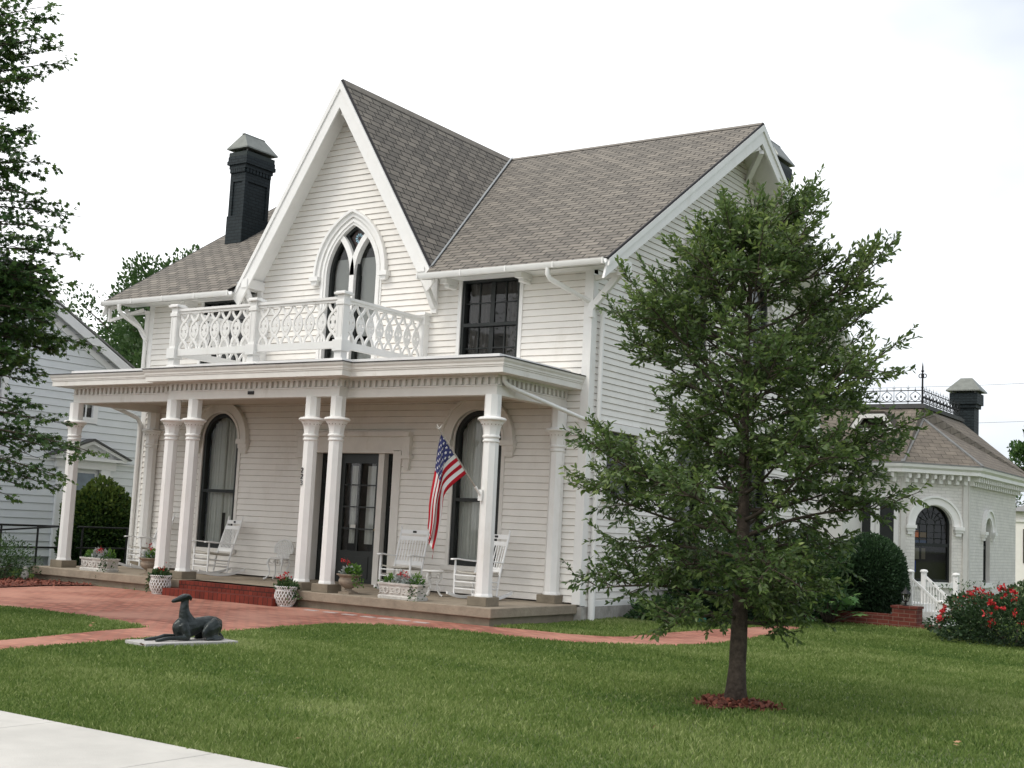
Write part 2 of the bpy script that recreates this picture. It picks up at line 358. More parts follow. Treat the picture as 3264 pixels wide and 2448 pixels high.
G = -.27                     # ground level below the porch floor (z = 0)
XM, W = -5.47, 10.93         # gable axis, house width
ZR, YR, DEP = 9.518, 5.31, 10.62
KM, KG = .6614, 1.594        # roof slopes
ZE = 5.47
def zmain(y): return ZE+KM*(y+.81) if y < YR else ZE+KM*(2*YR-y+.81)

# ================================================================== GROUND
def inpoly(P, poly):
    x, y = P[:, 0], P[:, 1]; r_ = np.zeros(len(P), bool); j = len(poly)-1
    for i in range(len(poly)):
        xi, yi = poly[i]; xj, yj = poly[j]
        c = ((yi > y) != (yj > y)) & (x < (xj-xi)*(y-yi)/(yj-yi+1e-12)+xi); r_ ^= c; j = i
    return r_
PLAZA = [(-12.6, -6.75), (-9.4, -6.85), (-5.4, -6.9), (-4.6, -6.75), (-3.7, -6.72), (-2.15, -7.08), (-1.98, -7.13), (-1.87, -7.9), (-1.62, -8.8), (-1.43, -9.6), (-1.25, -12.4),
         (-.35, -12.4), (-.62, -10.1), (-.77, -9.4), (-.87, -8.5), (-1.1, -6.7), (-1.25, -5.9), (-1.34, -5.1), (-1.38, -4.5), (-1.2, -4.05), (-.65, -3.8), (0, -3.62), (.57, -3.5), (1.3, -3.56), (1.95, -3.4),
         (2.55, -3.05), (2.95, -2.55), (3.12, -1.3), (2.98, .7), (2.62, 3.1), (2.2, 3.2), (1.95, .9), (1.84, -.9), (1.9, -1.85), (1.7, -2.15), (1.21, -2.34), (.6, -2.31), (.06, -2.42), (-12.6, -2.42)]
MULCH = [(-12.6, -2.42), (-8.9, -2.42), (-8.92, -2.7), (-9.05, -3.3), (-8.9, -4.0), (-8.75, -4.6), (-9.0, -5.6), (-9.6, -6.8), (-12.6, -6.7)]
SIDE_Y = -12.38
TREE = Vector((5.985, -7.32, G))
g = MB()
xs = np.concatenate([[-400, -120, -60], np.arange(-30, 31, 3.), [60, 120, 400]]); ys = np.concatenate([[-300, -80, -40], np.arange(-24, 40, 4.), [70, 140, 600]])
for i in range(len(xs)-1):
    for j in range(len(ys)-1):
        g.quad((xs[i], ys[j], G), (xs[i+1], ys[j], G), (xs[i+1], ys[j+1], G), (xs[i], ys[j+1], G))
struct(g.build('ground', M['soil']))
def flat(poly, z, name, m, thick=0):
    mb = MB(); mb.quad(*[(x, y, z) for x, y in poly], uv=[(x, y) for x, y in poly])
    return struct(mb.build(name, m))
path_o = flat(PLAZA, G+.012, 'brick_path', M['paver'])
flat(MULCH, G+.03, 'mulch_bed', M['mulch'])
sw = MB()
jx = [-30+1.53*i for i in range(45)]
off = 1.16
for x in jx:
    sw.box(x+off, x+off+1.522, SIDE_Y-1.52, SIDE_Y, G-.05, G+.018)
struct(sw.build('sidewalk', M['concrete'], bevel=.006))
st = MB(); st.quad((-300, -300, G+.004), (300, -300, G+.004), (300, -16.2, G+.004), (-300, -16.2, G+.004)); struct(st.build('street', mat('asphalt', (.06, .06, .06), .9, .2, 5, .3, 60)))
# mulch ring round the young tree
mr = MB(); ring = []
for k in range(28):
    a = 2*math.pi*k/28; rr = .34*(1+.13*math.sin(3*a+1)+.08*math.sin(7*a)); ring.append((TREE.x+rr*math.cos(a), TREE.y+rr*math.sin(a)))
mr.add([(x, y, G+.012) for x, y in ring]+[(TREE.x+(x-TREE.x)*.55, TREE.y+(y-TREE.y)*.55, G+.055) for x, y in ring]+[(TREE.x, TREE.y, G+.06)],
       [(k, (k+1) % 28, 28+(k+1) % 28, 28+k) for k in range(28)]+[(28+k, 28+(k+1) % 28, 56) for k in range(28)])
struct(mr.build('mulch_ring', M['mulch'], smooth=180), 'stuff')
# bark chips lying on the mulch
def chips(name, poly, n, zf):
    P = np.array(poly); lo, hi = P.min(0), P.max(0); q = rng.uniform(lo, hi, (n*3, 2)); q = q[inpoly(q, poly)][:n]
    pos = np.column_stack([q, [zf(a, b) for a, b in q]]); d = rng.normal(0, 1, (len(q), 3)); d[:, 2] *= .25
    return struct(leaves(name, pos, d, .05, M['barkchip'], None, 'quad', up_bias=.8), 'stuff')
chips('bark_chips', MULCH, 5000, lambda a, b: G+.032)
chips('bark_chips', [(TREE.x+1.08*(x-TREE.x), TREE.y+1.08*(y-TREE.y)) for x, y in ring], 900, lambda a, b: G+.02+.045*max(0, 1-math.hypot(a-TREE.x, b-TREE.y)/.36))
# lawn blades
def lawn():
    n = 950000
    # sample over the lawn with density falling with distance from the street
    x = rng.uniform(-14, 24, n*2); y = -12.385+(rng.random(n*2)**1.35)*26
    P = np.column_stack([x, y])
    d = P-np.array([CAM.x, CAM.y]); dep = d@np.array([-math.sin(YAW), math.cos(YAW)]); lat = d@np.array([math.cos(YAW), math.sin(YAW)])
    ok = (dep > 2) & ((np.abs(lat) < dep*.43+.6) | ((np.abs(lat) < dep*.62+5) & (rng.random(len(P)) < .45)))
    edge = rng.normal(0, .028, (len(P), 2))
    Q = P+edge
    ok &= ~inpoly(Q, PLAZA) & ~inpoly(Q, MULCH)
    ok &= ~((x > -11.4) & (x < .02) & (y > -2.45)) & ~((x < .02) & (y > -.1))
    ok &= np.hypot(P[:, 0]-TREE.x, P[:, 1]-TREE.y) > .31+rng.normal(0, .05, len(P))
    ok &= ~((x > -.02) & (x < 2.2) & (y > 1.6) & (x < 1.9)) | (rng.random(len(P)) < .25)
    ok &= ~((y > 5.2) & (x < 4.2)); ok &= y > -12.385+.03+.03*np.sin(x*3.1)*np.sin(x*7.7+1)-np.abs(rng.normal(0, .025, len(y)))
    P = P[ok][:n]; n = len(P)
    # mown lawn: clumps, dry patches
    fx = np.sin(P[:, 0]*1.9+np.sin(P[:, 1]*1.3)*1.6)+np.sin(P[:, 1]*2.3+P[:, 0]*.8)+.7*np.sin(P[:, 0]*5.1-P[:, 1]*3.7)+.6*np.sin(P[:, 1]*7.3+P[:, 0]*2.2)
    big = np.sin(P[:, 0]*.55+P[:, 1]*.9+1)*.5+np.sin(P[:, 1]*1.55-P[:, 0]*.35)*.5
    strp = np.sin((P[:, 0]*.35+P[:, 1])*5.4)
    lv = .43+.06*fx+.11*big+.035*np.tanh(strp*2)+rng.normal(0, .17, n)
    dry = (P[:, 1] < -10.6)*np.clip((-10.6-P[:, 1])/1.8, 0, 1)*(.5+.5*np.sin(P[:, 0]*2.1+1)*np.sin(P[:, 1]*3+P[:, 0]))
    lv += .20*dry
    for _ in range(170):         # worn, clovery and thin spots
        cx_, cy_, r_, am = rng.uniform(-9, 12), rng.uniform(-12.4, 2), rng.uniform(.10, .55), rng.choice([-.16, -.12, .12, .2, .28], p=[.25, .25, .25, .15, .1])
        lv += am*np.exp(-(((P[:, 0]-cx_)/r_)**2+((P[:, 1]-cy_)/(r_*.7))**2))
    straw = rng.random(n) < (.03+.08*dry); lv[straw] = rng.uniform(.85, 1, straw.sum())
    h = rng.uniform(.020, .046, n)*(1+.12*fx)*np.where(P[:, 1] > -4, 1.2, 1.)
    wd = rng.uniform(.0028, .0055, n)*(1+np.clip((np.linalg.norm(P-np.array([CAM.x, CAM.y]), axis=1)-8)/10, 0, 1.6))
    a = rng.uniform(0, 2*np.pi, n); t = np.column_stack([np.cos(a), np.sin(a), np.zeros(n)])
    l = rng.normal(0, .45, (n, 2))
    b = np.column_stack([P, np.full(n, G)])
    tip = b+np.column_stack([l*h[:, None], h])
    mid = (b+tip)/2; mid[:, 2] += h*.12
    V = np.stack([b-t*wd[:, None], b+t*wd[:, None], mid+t*wd[:, None]*.8, tip, mid-t*wd[:, None]*.8], 1)
    return struct(facemesh('grass', V, M['grass'], None, lv), 'stuff')
lawn()

# ================================================================== HOUSE
house = thing('house', 'white two-storey gothic cottage with steep front gable, grey shingle roof and columned porch', 'house', (0, 0, 0))
def siding(name, axis, pos, outw, z0, z1, exp, spans, holes, m, parent, edge=None):
    """lap boards on plane axis=pos; spans(z)->(a,b); holes: list of f(zmid)->(a,b)|None; outw = +-1 direction of the outside"""
    mb = MB(); z = z0; edges = []
    def T(a, z_, o_): return (a, pos+outw*o_, z_) if axis == 'y' else (pos+outw*o_, a, z_)
    while z < z1-1e-6:
        zt = min(z+exp, z1); zm = (z+zt)/2
        lo, hi = spans(zm)
        if hi > lo:
            cuts = [(lo, hi)]
            for h in holes:
                c = h(zm)
                if not c: continue
                nc = []
                for a, b in cuts:
                    if c[1] <= a or c[0] >= b: nc.append((a, b)); continue
                    if c[0] > a: nc.append((a, c[0]))
                    if c[1] < b: nc.append((c[1], b))
                cuts = nc
            for a, b in cuts:
                # split long boards with slight offsets so the courses are not perfectly straight
                k = max(1, int((b-a)/1.6)); xs_ = [a+(b-a)*i/k for i in range(k+1)]
                wob = [random.uniform(-.0028, .0028) for _ in xs_]; 
                for i in range(k):
                    p, q = xs_[i], xs_[i+1]; w0, w1 = wob[i], wob[i+1]
                    e0, e1 = random.uniform(.004, .0085), random.uniform(.004, .0085)
                    mb.quad(T(p, z+w0+e0, .024), T(q, z+w1+e1, .024), T(q, zt+.014, .004), T(p, zt+.014, .004))
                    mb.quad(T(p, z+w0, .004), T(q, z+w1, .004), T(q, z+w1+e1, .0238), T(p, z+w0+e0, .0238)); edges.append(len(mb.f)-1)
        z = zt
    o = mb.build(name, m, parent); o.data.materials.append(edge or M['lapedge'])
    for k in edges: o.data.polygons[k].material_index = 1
    return o
def rect_hole(a, b, z0, z1): return lambda z: (a, b) if z0 < z < z1 else None
def arch_hole(c, hw, z0, spr): 
    def f(z):
        if z < z0 or z > spr+hw: return None
        if z <= spr: return (c-hw, c+hw)
        k = math.sqrt(max(0, hw*hw-(z-spr)**2)); return (c-k, c+k)
    return f
def goth_half(z, hw, spr, rad):
    if z <= spr: return hw
    q = rad*rad-(z-spr)**2
    return max(0, math.sqrt(q)-(rad-hw)) if q > 0 else 0
def goth_hole(c, hw, z0, spr, rad):
    def f(z):
        if z < z0: return None
        k = goth_half(z, hw, spr, rad); return (c-k, c+k) if k > .01 else None
    return f
GC, GHW, GS, GRAD = -5.315, .625, 5.80, 1.07       # gothic window
LW = [(-8.49, .505), (-2.155, .505)]               # lower arched windows
UW = [(-8.665, .62), (-2.055, .62)]                # upper square windows
fholes = [arch_hole(c, h+.05, .47, 2.68) for c, h in LW]+[rect_hole(c-h-.05, c+h+.05, 3.7, 5.6) for c, h in UW]
fholes += [rect_hole(-6.0, -3.9, 0, 2.5), goth_hole(GC, GHW+.06, 3.6, GS, GRAD+.06)]
def fspan(z):
    if z < 5.53: return (-W+.12, -.12)
    k = (ZR-.16-z)/KG; return (XM-k, XM+k)
siding('front_wall', 'y', 0, -1, .02, 9.3, .1135, fspan, fholes, M['white'], house)
rholes = [arch_hole(3.82, .60, 4.6, 6.1), arch_hole(6.8, .60, 4.6, 6.1), rect_hole(.58, 1.76, 1.72, 2.95), rect_hole(3.13, 4.35, .72, 3.05), rect_hole(6.36, 7.5, .72, 3.05)]
def rspan(z):
    if z < 5.2: return (.14, DEP)
    dy = (z-(ZE-.16))/KM-.81
    return (max(.14, dy), min(DEP, 2*YR-dy))
siding('side_wall', 'x', 0, 1, -.02, 9.3, .109, rspan, rholes, M['white'], house)
# hidden faces: left and rear walls, dark room behind the windows
hw = MB()
hw.box(-W, -W+.02, .03, DEP, G, 5.4); hw.box(-W, -.02, DEP-.02, DEP, G, 5.4)
hw.quad((-W, .05, 5.4), (-W, DEP, 5.4), (-W, YR, ZR-.2))
hw.build('rear_wall', M['white'], house)
iw = MB(); iw.box(-W+.4, -.6, .75, DEP-.4, -.2, 5.3); iw.box(XM-1.6, XM+1.6, .6, 4, 5.3, 6.9); iw.box(-2.2, -.6, 3, 7.6, 5.3, 7.2)
iw.build('interior_wall', M['dark'], house)
fm = MB(); fm.box(-W+.05, -.02, .06, DEP-.05, G-.1, -.02); fm.box(-.3, .035, .0, DEP, G-.1, -.03)
fm.build('foundation', M['found'], house)
# corner boards and water table
def pieces(name, boxes, m, parent, bevel=0.):
    for b in boxes: MB().box(*b).build(name, m, parent, bevel=bevel)
pieces('corner_board', [(-.135, .026, -.026, 0, .0, 5.53), (0, .026, 0, .15, -.02, 5.46), (-W-.02, -W+.13, -.026, 0, 0, 5.53), (-W-.026, -W-.001, 0, .15, 0, 5.5)], M['trim'], house, .004)
pieces('water_table', [(.0, .03, .15, DEP, -.05, .06)], M['trim'], house)
pieces('frieze_board', [(-W+.13, XM-2.35, -.032, .0, 5.505, 5.58), (XM+2.35, -.135, -.032, 0, 5.505, 5.58)], M['trim'], house)

# ---- windows
def Ty(u, v, d): return (u, -d, v)              # d = distance outside the front wall
def Tx(u, v, d): return (d, u, v)
def arc(c, spr, r_, n=22, a0=0, a1=180):
    return [(c+r_*math.cos(R(a0+(a1-a0)*i/n)), spr+r_*math.sin(R(a0+(a1-a0)*i/n))) for i in range(n+1)]
def archline(c, hw, z0, spr, n=22): return [(c+hw, z0)]+arc(c, spr, hw, n)+[(c-hw, z0)]
def folds(mb, T, u0, u1, z0, z1f, d, amp=.025, nf=9, n=60):
    top = []; bot = []
    for i in range(n+1):
        u = u0+(u1-u0)*i/n; dd = d+amp*math.sin(2*math.pi*nf*i/n+.6*math.sin(i*.35))
        bot.append(T(u, z0, dd)); top.append(T(u, z1f(u), dd*.9+d*.1))
    for i in range(n): mb.quad(bot[i], bot[i+1], top[i+1], top[i])
def arched_window(T, c, hw, z0, spr, rail, curtain, hood=True, hood_out=.775, par=house):
    wn = MB()
    wn.strip(archline(c, hw, z0, spr), archline(c, hw-.075, z0, spr), T, -.10, .006)
    wn.strip([(c-hw+.0, z0), (c+hw, z0)], [(c-hw, z0+.09), (c+hw, z0+.09)], T, -.10, .0055)
    wn.strip([(c-hw+.07, rail-.03), (c+hw-.07, rail-.03)], [(c-hw+.07, rail+.03), (c+hw-.07, rail+.03)], T, -.09, .002)
    f = wn.build('window', M['black'], par)
    gm = MB(); pts = archline(c, hw-.07, z0, spr); gm.quad(*[T(u, v, -.05) for u, v in pts]); gm.build('glass', M['glass'], f)
    ca = MB(); ca.strip(archline(c, hw+.07, z0-.06, spr), archline(c, hw-.001, z0-.06, spr), T, -.06, .032)
    ca.strip([(c-hw-.13, z0-.09), (c+hw+.13, z0-.09)], [(c-hw-.13, z0-.005), (c+hw+.13, z0-.005)], T, 0, .07); ca.build('casing', M['porchtrim'], f)
    cu = MB()
    if curtain == 'lace':
        def topf(u): 
            k = hw*hw-(u-c)**2; return spr+math.sqrt(max(0, k))-.02
        folds(cu, T, c-hw+.02, c-.05, z0+.02, topf, -.2, .022, 6); folds(cu, T, c+.05, c+hw-.02, z0+.02, topf, -.2, .022, 6)
        folds(cu, T, c-.1, c+.1, z0+.7, topf, -.23, .02, 3)
        cu.build('curtain', M['curtain'], f)
    else:
        cu.quad(T(c-hw, z0+.5, -.2), T(c+hw, z0+.5, -.2), T(c+hw, spr+hw, -.2), T(c-hw, spr+hw, -.2)); cu.build('curtain', M['blind'], f)
    if hood:
        hd = MB(); o_, i_ = hood_out, hw+.03
        hd.strip(arc(c, spr-.02, o_-.01), arc(c, spr-.02, i_), T, 0.028, .085); hd.strip(arc(c, spr-.02, o_), arc(c, spr-.02, o_-.05), T, .02, .12); hd.strip(arc(c, spr-.02, i_+.05), arc(c, spr-.02, i_), T, .03, .105)
        for s in (-1, 1):
            a, b = sorted((c+s*i_, c+s*(o_+.02)))
            hd.strip([(a-.01, spr-.11), (b+.01, spr-.11)], [(a-.01, spr-.02), (b+.01, spr-.02)], T, .02, .14)
            hd.strip([(a+.02, spr-.20), (b-.02, spr-.20)], [(a+.01, spr-.11), (b, spr-.11)], T, .02, .10)
            hd.strip([(a+.05, spr-.30), (b-.05, spr-.30)], [(a+.03, spr-.20), (b-.03, spr-.20)], T, .02, .07)
        hd.build('hood', M['porchtrim'], f)
    return f
for c, h in LW: arched_window(Ty, c, h, .5, 2.68, 1.63, 'lace')
for yc in (3.82, 6.8): arched_window(Tx, yc, .55, 4.7, 6.1, 5.5, 'blind', True, .80)
def sash_window(T, c, hw, z0, z1, nx, nz, drape=True, cas=.07, par=house, cap=False):
    wn = MB(); 
    for a, b in ((c-hw, c-hw+.06), (c+hw-.06, c+hw)): wn.strip([(a, z0), (a, z1)], [(b, z0), (b, z1)], T, -.12, .008)
    zm = (z0+z1)/2+.02
    for a, b in ((z0, z0+.07), (z1-.06, z1), (zm-.03, zm+.03)): wn.strip([(c-hw+.06, a), (c+hw-.06, a)], [(c-hw+.06, b), (c+hw-.06, b)], T, -.11, .004)
    for i in range(1, nx):
        u = c-hw+.06+(2*hw-.12)*i/nx; t = .045 if nx % 2 == 0 and i == nx//2 else .011
        wn.strip([(u-t, z0+.07), (u-t, z1-.06)], [(u+t, z0+.07), (u+t, z1-.06)], T, -.09, -.055)
    for zz in [z0+.07+(zm-z0-.1)*i/nz for i in range(1, nz)]+[zm+.03+(z1-zm-.09)*i/nz for i in range(1, nz)]:
        wn.strip([(c-hw+.06, zz-.011), (c+hw-.06, zz-.011)], [(c-hw+.06, zz+.011), (c+hw-.06, zz+.011)], T, -.09, -.054)
    f = wn.build('window', M['black'], par)
    gm = MB(); gm.quad(T(c-hw+.05, z0+.05, -.075), T(c+hw-.05, z0+.05, -.075), T(c+hw-.05, z1-.05, -.075), T(c-hw+.05, z1-.05, -.075)); gm.build('glass', M['glass'], f)
    ca = MB()
    for s in (-1, 1):
        a, b = sorted((c+s*hw, c+s*(hw+cas))); ca.strip([(a, z0-.02), (a, z1+.03)], [(b, z0-.02), (b, z1+.03)], T, -.08, .034)
    ca.strip([(c-hw-cas-.03, z0-.08), (c+hw+cas+.03, z0-.08)], [(c-hw-cas-.03, z0-.002), (c+hw+cas+.03, z0-.002)], T, 0, .075)
    if cap: ca.strip([(c-hw-cas-.05, z1), (c+hw+cas+.05, z1)], [(c-hw-cas-.05, z1+.13), (c+hw+cas+.05, z1+.13)], T, .0, .13)
    ca.build('casing', M['trim'], f)
    if drape:
        cu = MB(); folds(cu, T, c-hw+.05, c-hw*.25, z0+.05, lambda u: z1-.02, -.22, .03, 5); folds(cu, T, c+hw*.25, c+hw-.05, z0+.05, lambda u: z1-.02, -.22, .03, 5); cu.build('curtain', M['drape'], f)
    return f
for c, h in UW: sash_window(Ty, c, h, 3.84, 5.52, 4, 2)
sash_window(Tx, 1.17, .53, 1.77, 2.88, 2, 2, True, cap=True)
sash_window(Tx, 3.74, .55, .77, 2.95, 2, 2, True, cap=True)
sash_window(Tx, 6.93, .51, .77, 2.95, 2, 2, True, cap=True)
# gothic window with two lancets
def gothline(c, hw, z0, spr, rad, n=16):
    am = math.acos((rad-hw)/rad); r_ = [(c+hw, z0)]
    r_ += [(c-(rad-hw)+rad*math.cos(am*i/n), spr+rad*math.sin(am*i/n)) for i in range(n+1)]
    r_ += [(c+(rad-hw)-rad*math.cos(am*(n-i)/n), spr+rad*math.sin(am*(n-i)/n)) for i in range(1, n+1)]
    return r_+[(c-hw, z0)]
gw = MB(); gw.strip(gothline(GC, GHW+.14, 3.76, GS, GRAD+.14), gothline(GC, GHW-.002, 3.76, GS, GRAD-.002), Ty, -.14, .034)
gw.strip(gothline(GC, GHW+.10, 3.76, GS, GRAD+.10), gothline(GC, GHW+.05, 3.76, GS, GRAD+.05), Ty, .03, .055)
# tracery
mw = .055
gw.strip([(GC-mw, 3.76), (GC-mw, GS)], [(GC+mw, 3.76), (GC+mw, GS)], Ty, -.12, .012)
aa = math.acos((GRAD-GHW/2)/GRAD)+.06
for s in (-1, 1):
    A = [(GC+s*(-(GRAD)+(GRAD+mw)*math.cos(aa*i/12)), GS+(GRAD+mw)*math.sin(aa*i/12)) for i in range(13)]
    B = [(GC+s*(-(GRAD)+(GRAD-mw)*math.cos(aa*i/12)), GS+(GRAD-mw)*math.sin(aa*i/12)) for i in range(13)]
    gw.strip(A, B, Ty, -.12, .010)
gwo = gw.build('gothic_window', M['trim'], house)
sa = MB(); sa.strip(gothline(GC, GHW, 3.76, GS, GRAD), gothline(GC, GHW-.06, 3.76, GS, GRAD-.06), Ty, -.155, -.06)
for s in (-1, 1):
    sa.strip([(GC+s*mw, 3.8), (GC+s*mw, GS)], [(GC+s*(mw+.06), 3.8), (GC+s*(mw+.06), GS)], Ty, -.155, -.062)
    A = [(GC+s*(-(GRAD)+(GRAD+mw+.05)*math.cos(aa*i/12)), GS+(GRAD+mw+.05)*math.sin(aa*i/12)) for i in range(13)]
    B = [(GC+s*(-(GRAD)+(GRAD+mw)*math.cos(aa*i/12)), GS+(GRAD+mw)*math.sin(aa*i/12)) for i in range(13)]
    sa.strip(A, B, Ty, -.155, -.063)
    sa.strip([(GC+.07, 4.55), (GC+GHW, 4.55)], [(GC+.07, 4.62), (GC+GHW, 4.62)], Ty, -.15, -.066); sa.strip([(GC-GHW, 4.552), (GC-.07, 4.552)], [(GC-GHW, 4.62), (GC-.07, 4.62)], Ty, -.15, -.066)
sa.build('sash', M['black'], gwo)
gm = MB(); gm.quad(*[Ty(u, v, -.11) for u, v in gothline(GC, GHW-.02, 3.8, GS, GRAD-.02)]); gm.build('glass', M['glass'], gwo)
bl = MB(); bl.box(GC-.6, GC+.6, .19, .2, 4.2, 6.16); bl.build('blind', M['blind'], gwo)
ro = MB()
for k in range(10):
    a = 2*math.pi*k/10; ro.quad(*[Ty(GC+.045+q*math.cos(a+e), 6.53+q*math.sin(a+e), -.10) for q, e in ((.03, 0), (.085, -.22), (.10, 0), (.085, .22))])
ro.build('rosette_glass', mat('pale_blue_glass', (.32, .52, .62), .3), gwo)
pa = MB(); pa.quad(*[Ty(GC+u, v, -.105) for u, v in ((0, 6.24), (.2, 6.5), (.02, 6.76), (-.2, 6.5))]); pa.build('stained_glass', mat('brown_glass', (.035, .02, .016), .3), gwo)
hd = MB(); o_, i_ = .22, .14
GL = lambda e, z=5.74: gothline(GC, GHW+e, z, GS, GRAD+e)
hd.strip(GL(.255)[1:-1], GL(.14)[1:-1], Ty, .02, .075); hd.strip(GL(.27)[1:-1], GL(.22)[1:-1], Ty, .02, .12)
for s in (-1, 1):
    a, b = sorted((GC+s*(GHW+.12), GC+s*(GHW+.34))); hd.strip([(a, GS-.08), (b, GS-.08)], [(a, GS+.0), (b, GS+.0)], Ty, .02, .15)
    hd.strip([(a+.04, GS-.16), (b-.06, GS-.16)], [(a+.02, GS-.08), (b-.03, GS-.08)], Ty, .02, .11)
hd.build('hood', M['trim'], gwo)

# ---- entrance
DC = -4.96
en = MB()
en.strip([(-6.10, .0), (-6.10, 2.46)], [(-5.91, 0), (-5.91, 2.46)], Ty, -.18, .045); en.strip([(-4.01, .0), (-4.01, 2.46)], [(-3.83, 0), (-3.83, 2.46)], Ty, -.18, .045)
for a in (-5.62, -4.43): en.strip([(a-.0, 0), (a-.0, 2.44)], [(a+.13, 0), (a+.13, 2.44)], Ty, -.25, -.06)
en.strip([(-5.91, 2.42), (-4.01, 2.42)], [(-5.91, 2.47), (-4.01, 2.47)], Ty, -.25, .04)
ent = en.build('entrance_frame', M['porchtrim'], house)
eh = MB(); eh.strip([(-6.22, 2.47), (-3.70, 2.47)], [(-6.22, 2.72), (-3.70, 2.72)], Ty, 0, .06); eh.strip([(-6.32, 2.72), (-3.60, 2.72)], [(-6.34, 2.80), (-3.58, 2.80)], Ty, 0, .15)
for a in (-6.32, -3.76): eh.strip([(a, 2.38), (a+.16, 2.38)], [(a, 2.719), (a+.16, 2.719)], Ty, 0, .11); eh.strip([(a-.02, 2.32), (a+.2, 2.32)], [(a-.02, 2.379), (a+.2, 2.379)], Ty, 0, .14); eh.strip([(a+.03, 2.12), (a+.13, 2.12)], [(a+.01, 2.318), (a+.15, 2.318)], Ty, 0, .08)
eh.build('door_hood', M['porchtrim'], ent)
dr = MB(); a, b = -5.49, -4.43
for p, q in ((a, a+.15), (b-.15, b)): dr.strip([(p, .03), (p, 2.42)], [(q, .03), (q, 2.42)], Ty, -.24, -.19)
for p, q in ((.03, .62), (2.24, 2.42)): dr.strip([(a+.15, p), (b-.15, p)], [(a+.15, q), (b-.15, q)], Ty, -.24, -.191)
dr.strip([(a+.22, .12), (b-.22, .12)], [(a+.22, .52), (b-.22, .52)], Ty, -.19, -.18)
u = (a+b)/2; dr.strip([(u-.014, .62), (u-.014, 2.24)], [(u+.014, .62), (u+.014, 2.24)], Ty, -.23, -.195)
for k in range(1, 4): z = .62+1.62*k/4; dr.strip([(a+.15, z-.012), (b-.15, z-.012)], [(a+.15, z+.012), (b-.15, z+.012)], Ty, -.23, -.196)
door = dr.build('door', M['door'], house)
gm = MB(); gm.quad(Ty(a+.14, .6, -.215), Ty(b-.14, .6, -.215), Ty(b-.14, 2.26, -.215), Ty(a+.14, 2.26, -.215)); gm.build('glass', M['glass'], door)
cu = MB(); folds(cu, Ty, a+.22, a+.36, .75, lambda u: 2.2, -.33, .012, 2, 20); folds(cu, Ty, b-.46, b-.26, .75, lambda u: 2.2, -.33, .012, 2, 20); cu.build('curtain', M['curtain'], door)
kn = MB(); kn.lathe([(.0, 0), (.03, .005), (.032, .03), (.015, .045), (0, .05)], 10); k = kn.build('handle', M['brass'], door, 60); k.location = (b-.07, .185, 1.02); k.rotation_euler = (R(90), 0, 0)
nt_ = MB(); nt_.quad(Ty(-5.14, 1.02, -.209), Ty(-5.02, 1.02, -.209), Ty(-5.02, 1.10, -.209), Ty(-5.14, 1.10, -.209)); nt_.build('door_notice', M['curtain'], door)
for p, q in ((-5.91, -5.62), (-4.30, -4.01)):
    sl = MB()
    for x0, x1 in ((p, p+.06), (q-.06, q)): sl.strip([(x0, .03), (x0, 2.42)], [(x1, .03), (x1, 2.42)], Ty, -.24, -.19)
    sl.strip([(p+.06, .03), (q-.06, .03)], [(p+.06, .6), (q-.06, .6)], Ty, -.24, -.191); sl.strip([(p+.06, 2.3), (q-.06, 2.3)], [(p+.06, 2.42), (q-.06, 2.42)], Ty, -.24, -.191)
    for k in range(1, 4): z = .6+1.7*k/4; sl.strip([(p+.06, z-.013), (q-.06, z-.013)], [(p+.06, z+.013), (q-.06, z+.013)], Ty, -.23, -.195)
    s_ = sl.build('sidelight', M['door'], house)
    gm = MB(); gm.quad(Ty(p+.05, .6, -.215), Ty(q-.05, .6, -.215), Ty(q-.05, 2.31, -.215), Ty(p+.05, 2.31, -.215)); gm.build('glass', M['glass'], s_)
    cu = MB(); folds(cu, Ty, p+.1, q-.1, .9, lambda u: 2.28, -.3, .01, 2, 16); cu.build('curtain', M['curtain'], s_)
th = MB(); th.box(-6.0, -3.9, -.03, .3, 0.0, .035); th.build('threshold', M['stone'], house)

# ---- roof
def roofquad(mb, pts, udir):
    P = [Vector(p) for p in pts]; n = (P[1]-P[0]).cross(P[2]-P[0]).normalized(); u = Vector(udir); v = n.cross(u).normalized()
    if v.z < 0: v = -v
    mb.quad(*pts, uv=[(p.dot(u), p.dot(v)) for p in P])
OG, YE = .666, -.70
XL, XR = -W-OG, OG
def vdx(y): return (ZR-zmain(y))/KG
ro = MB(); e = zmain(YE)
roofquad(ro, [(XM+vdx(YE), YE, e), (XR, YE, e), (XR, YR, ZR), (XM, YR, ZR)], (1, 0, 0))
roofquad(ro, [(XL, YE, e), (XM-vdx(YE), YE, e), (XM, YR, ZR), (XL, YR, ZR)], (1, 0, 0))
roofquad(ro, [(XR, 2*YR-YE, e), (XL, 2*YR-YE, e), (XL, YR, ZR), (XR, YR, ZR)], (1, 0, 0))
YG = -.445
for s in (-1, 1):
    q = [(XM, YG, ZR+.01), (XM+s*vdx(YG)*1.045, YG, ZR+.01-vdx(YG)*1.045*KG), (XM+s*vdx(YG), YG, zmain(YG)+.01), (XM, YR, ZR+.01)]
    roofquad(ro, q if s < 0 else q[::-1], (0, 1, 0))
roof = ro.build('roof', M['shingle'], house)
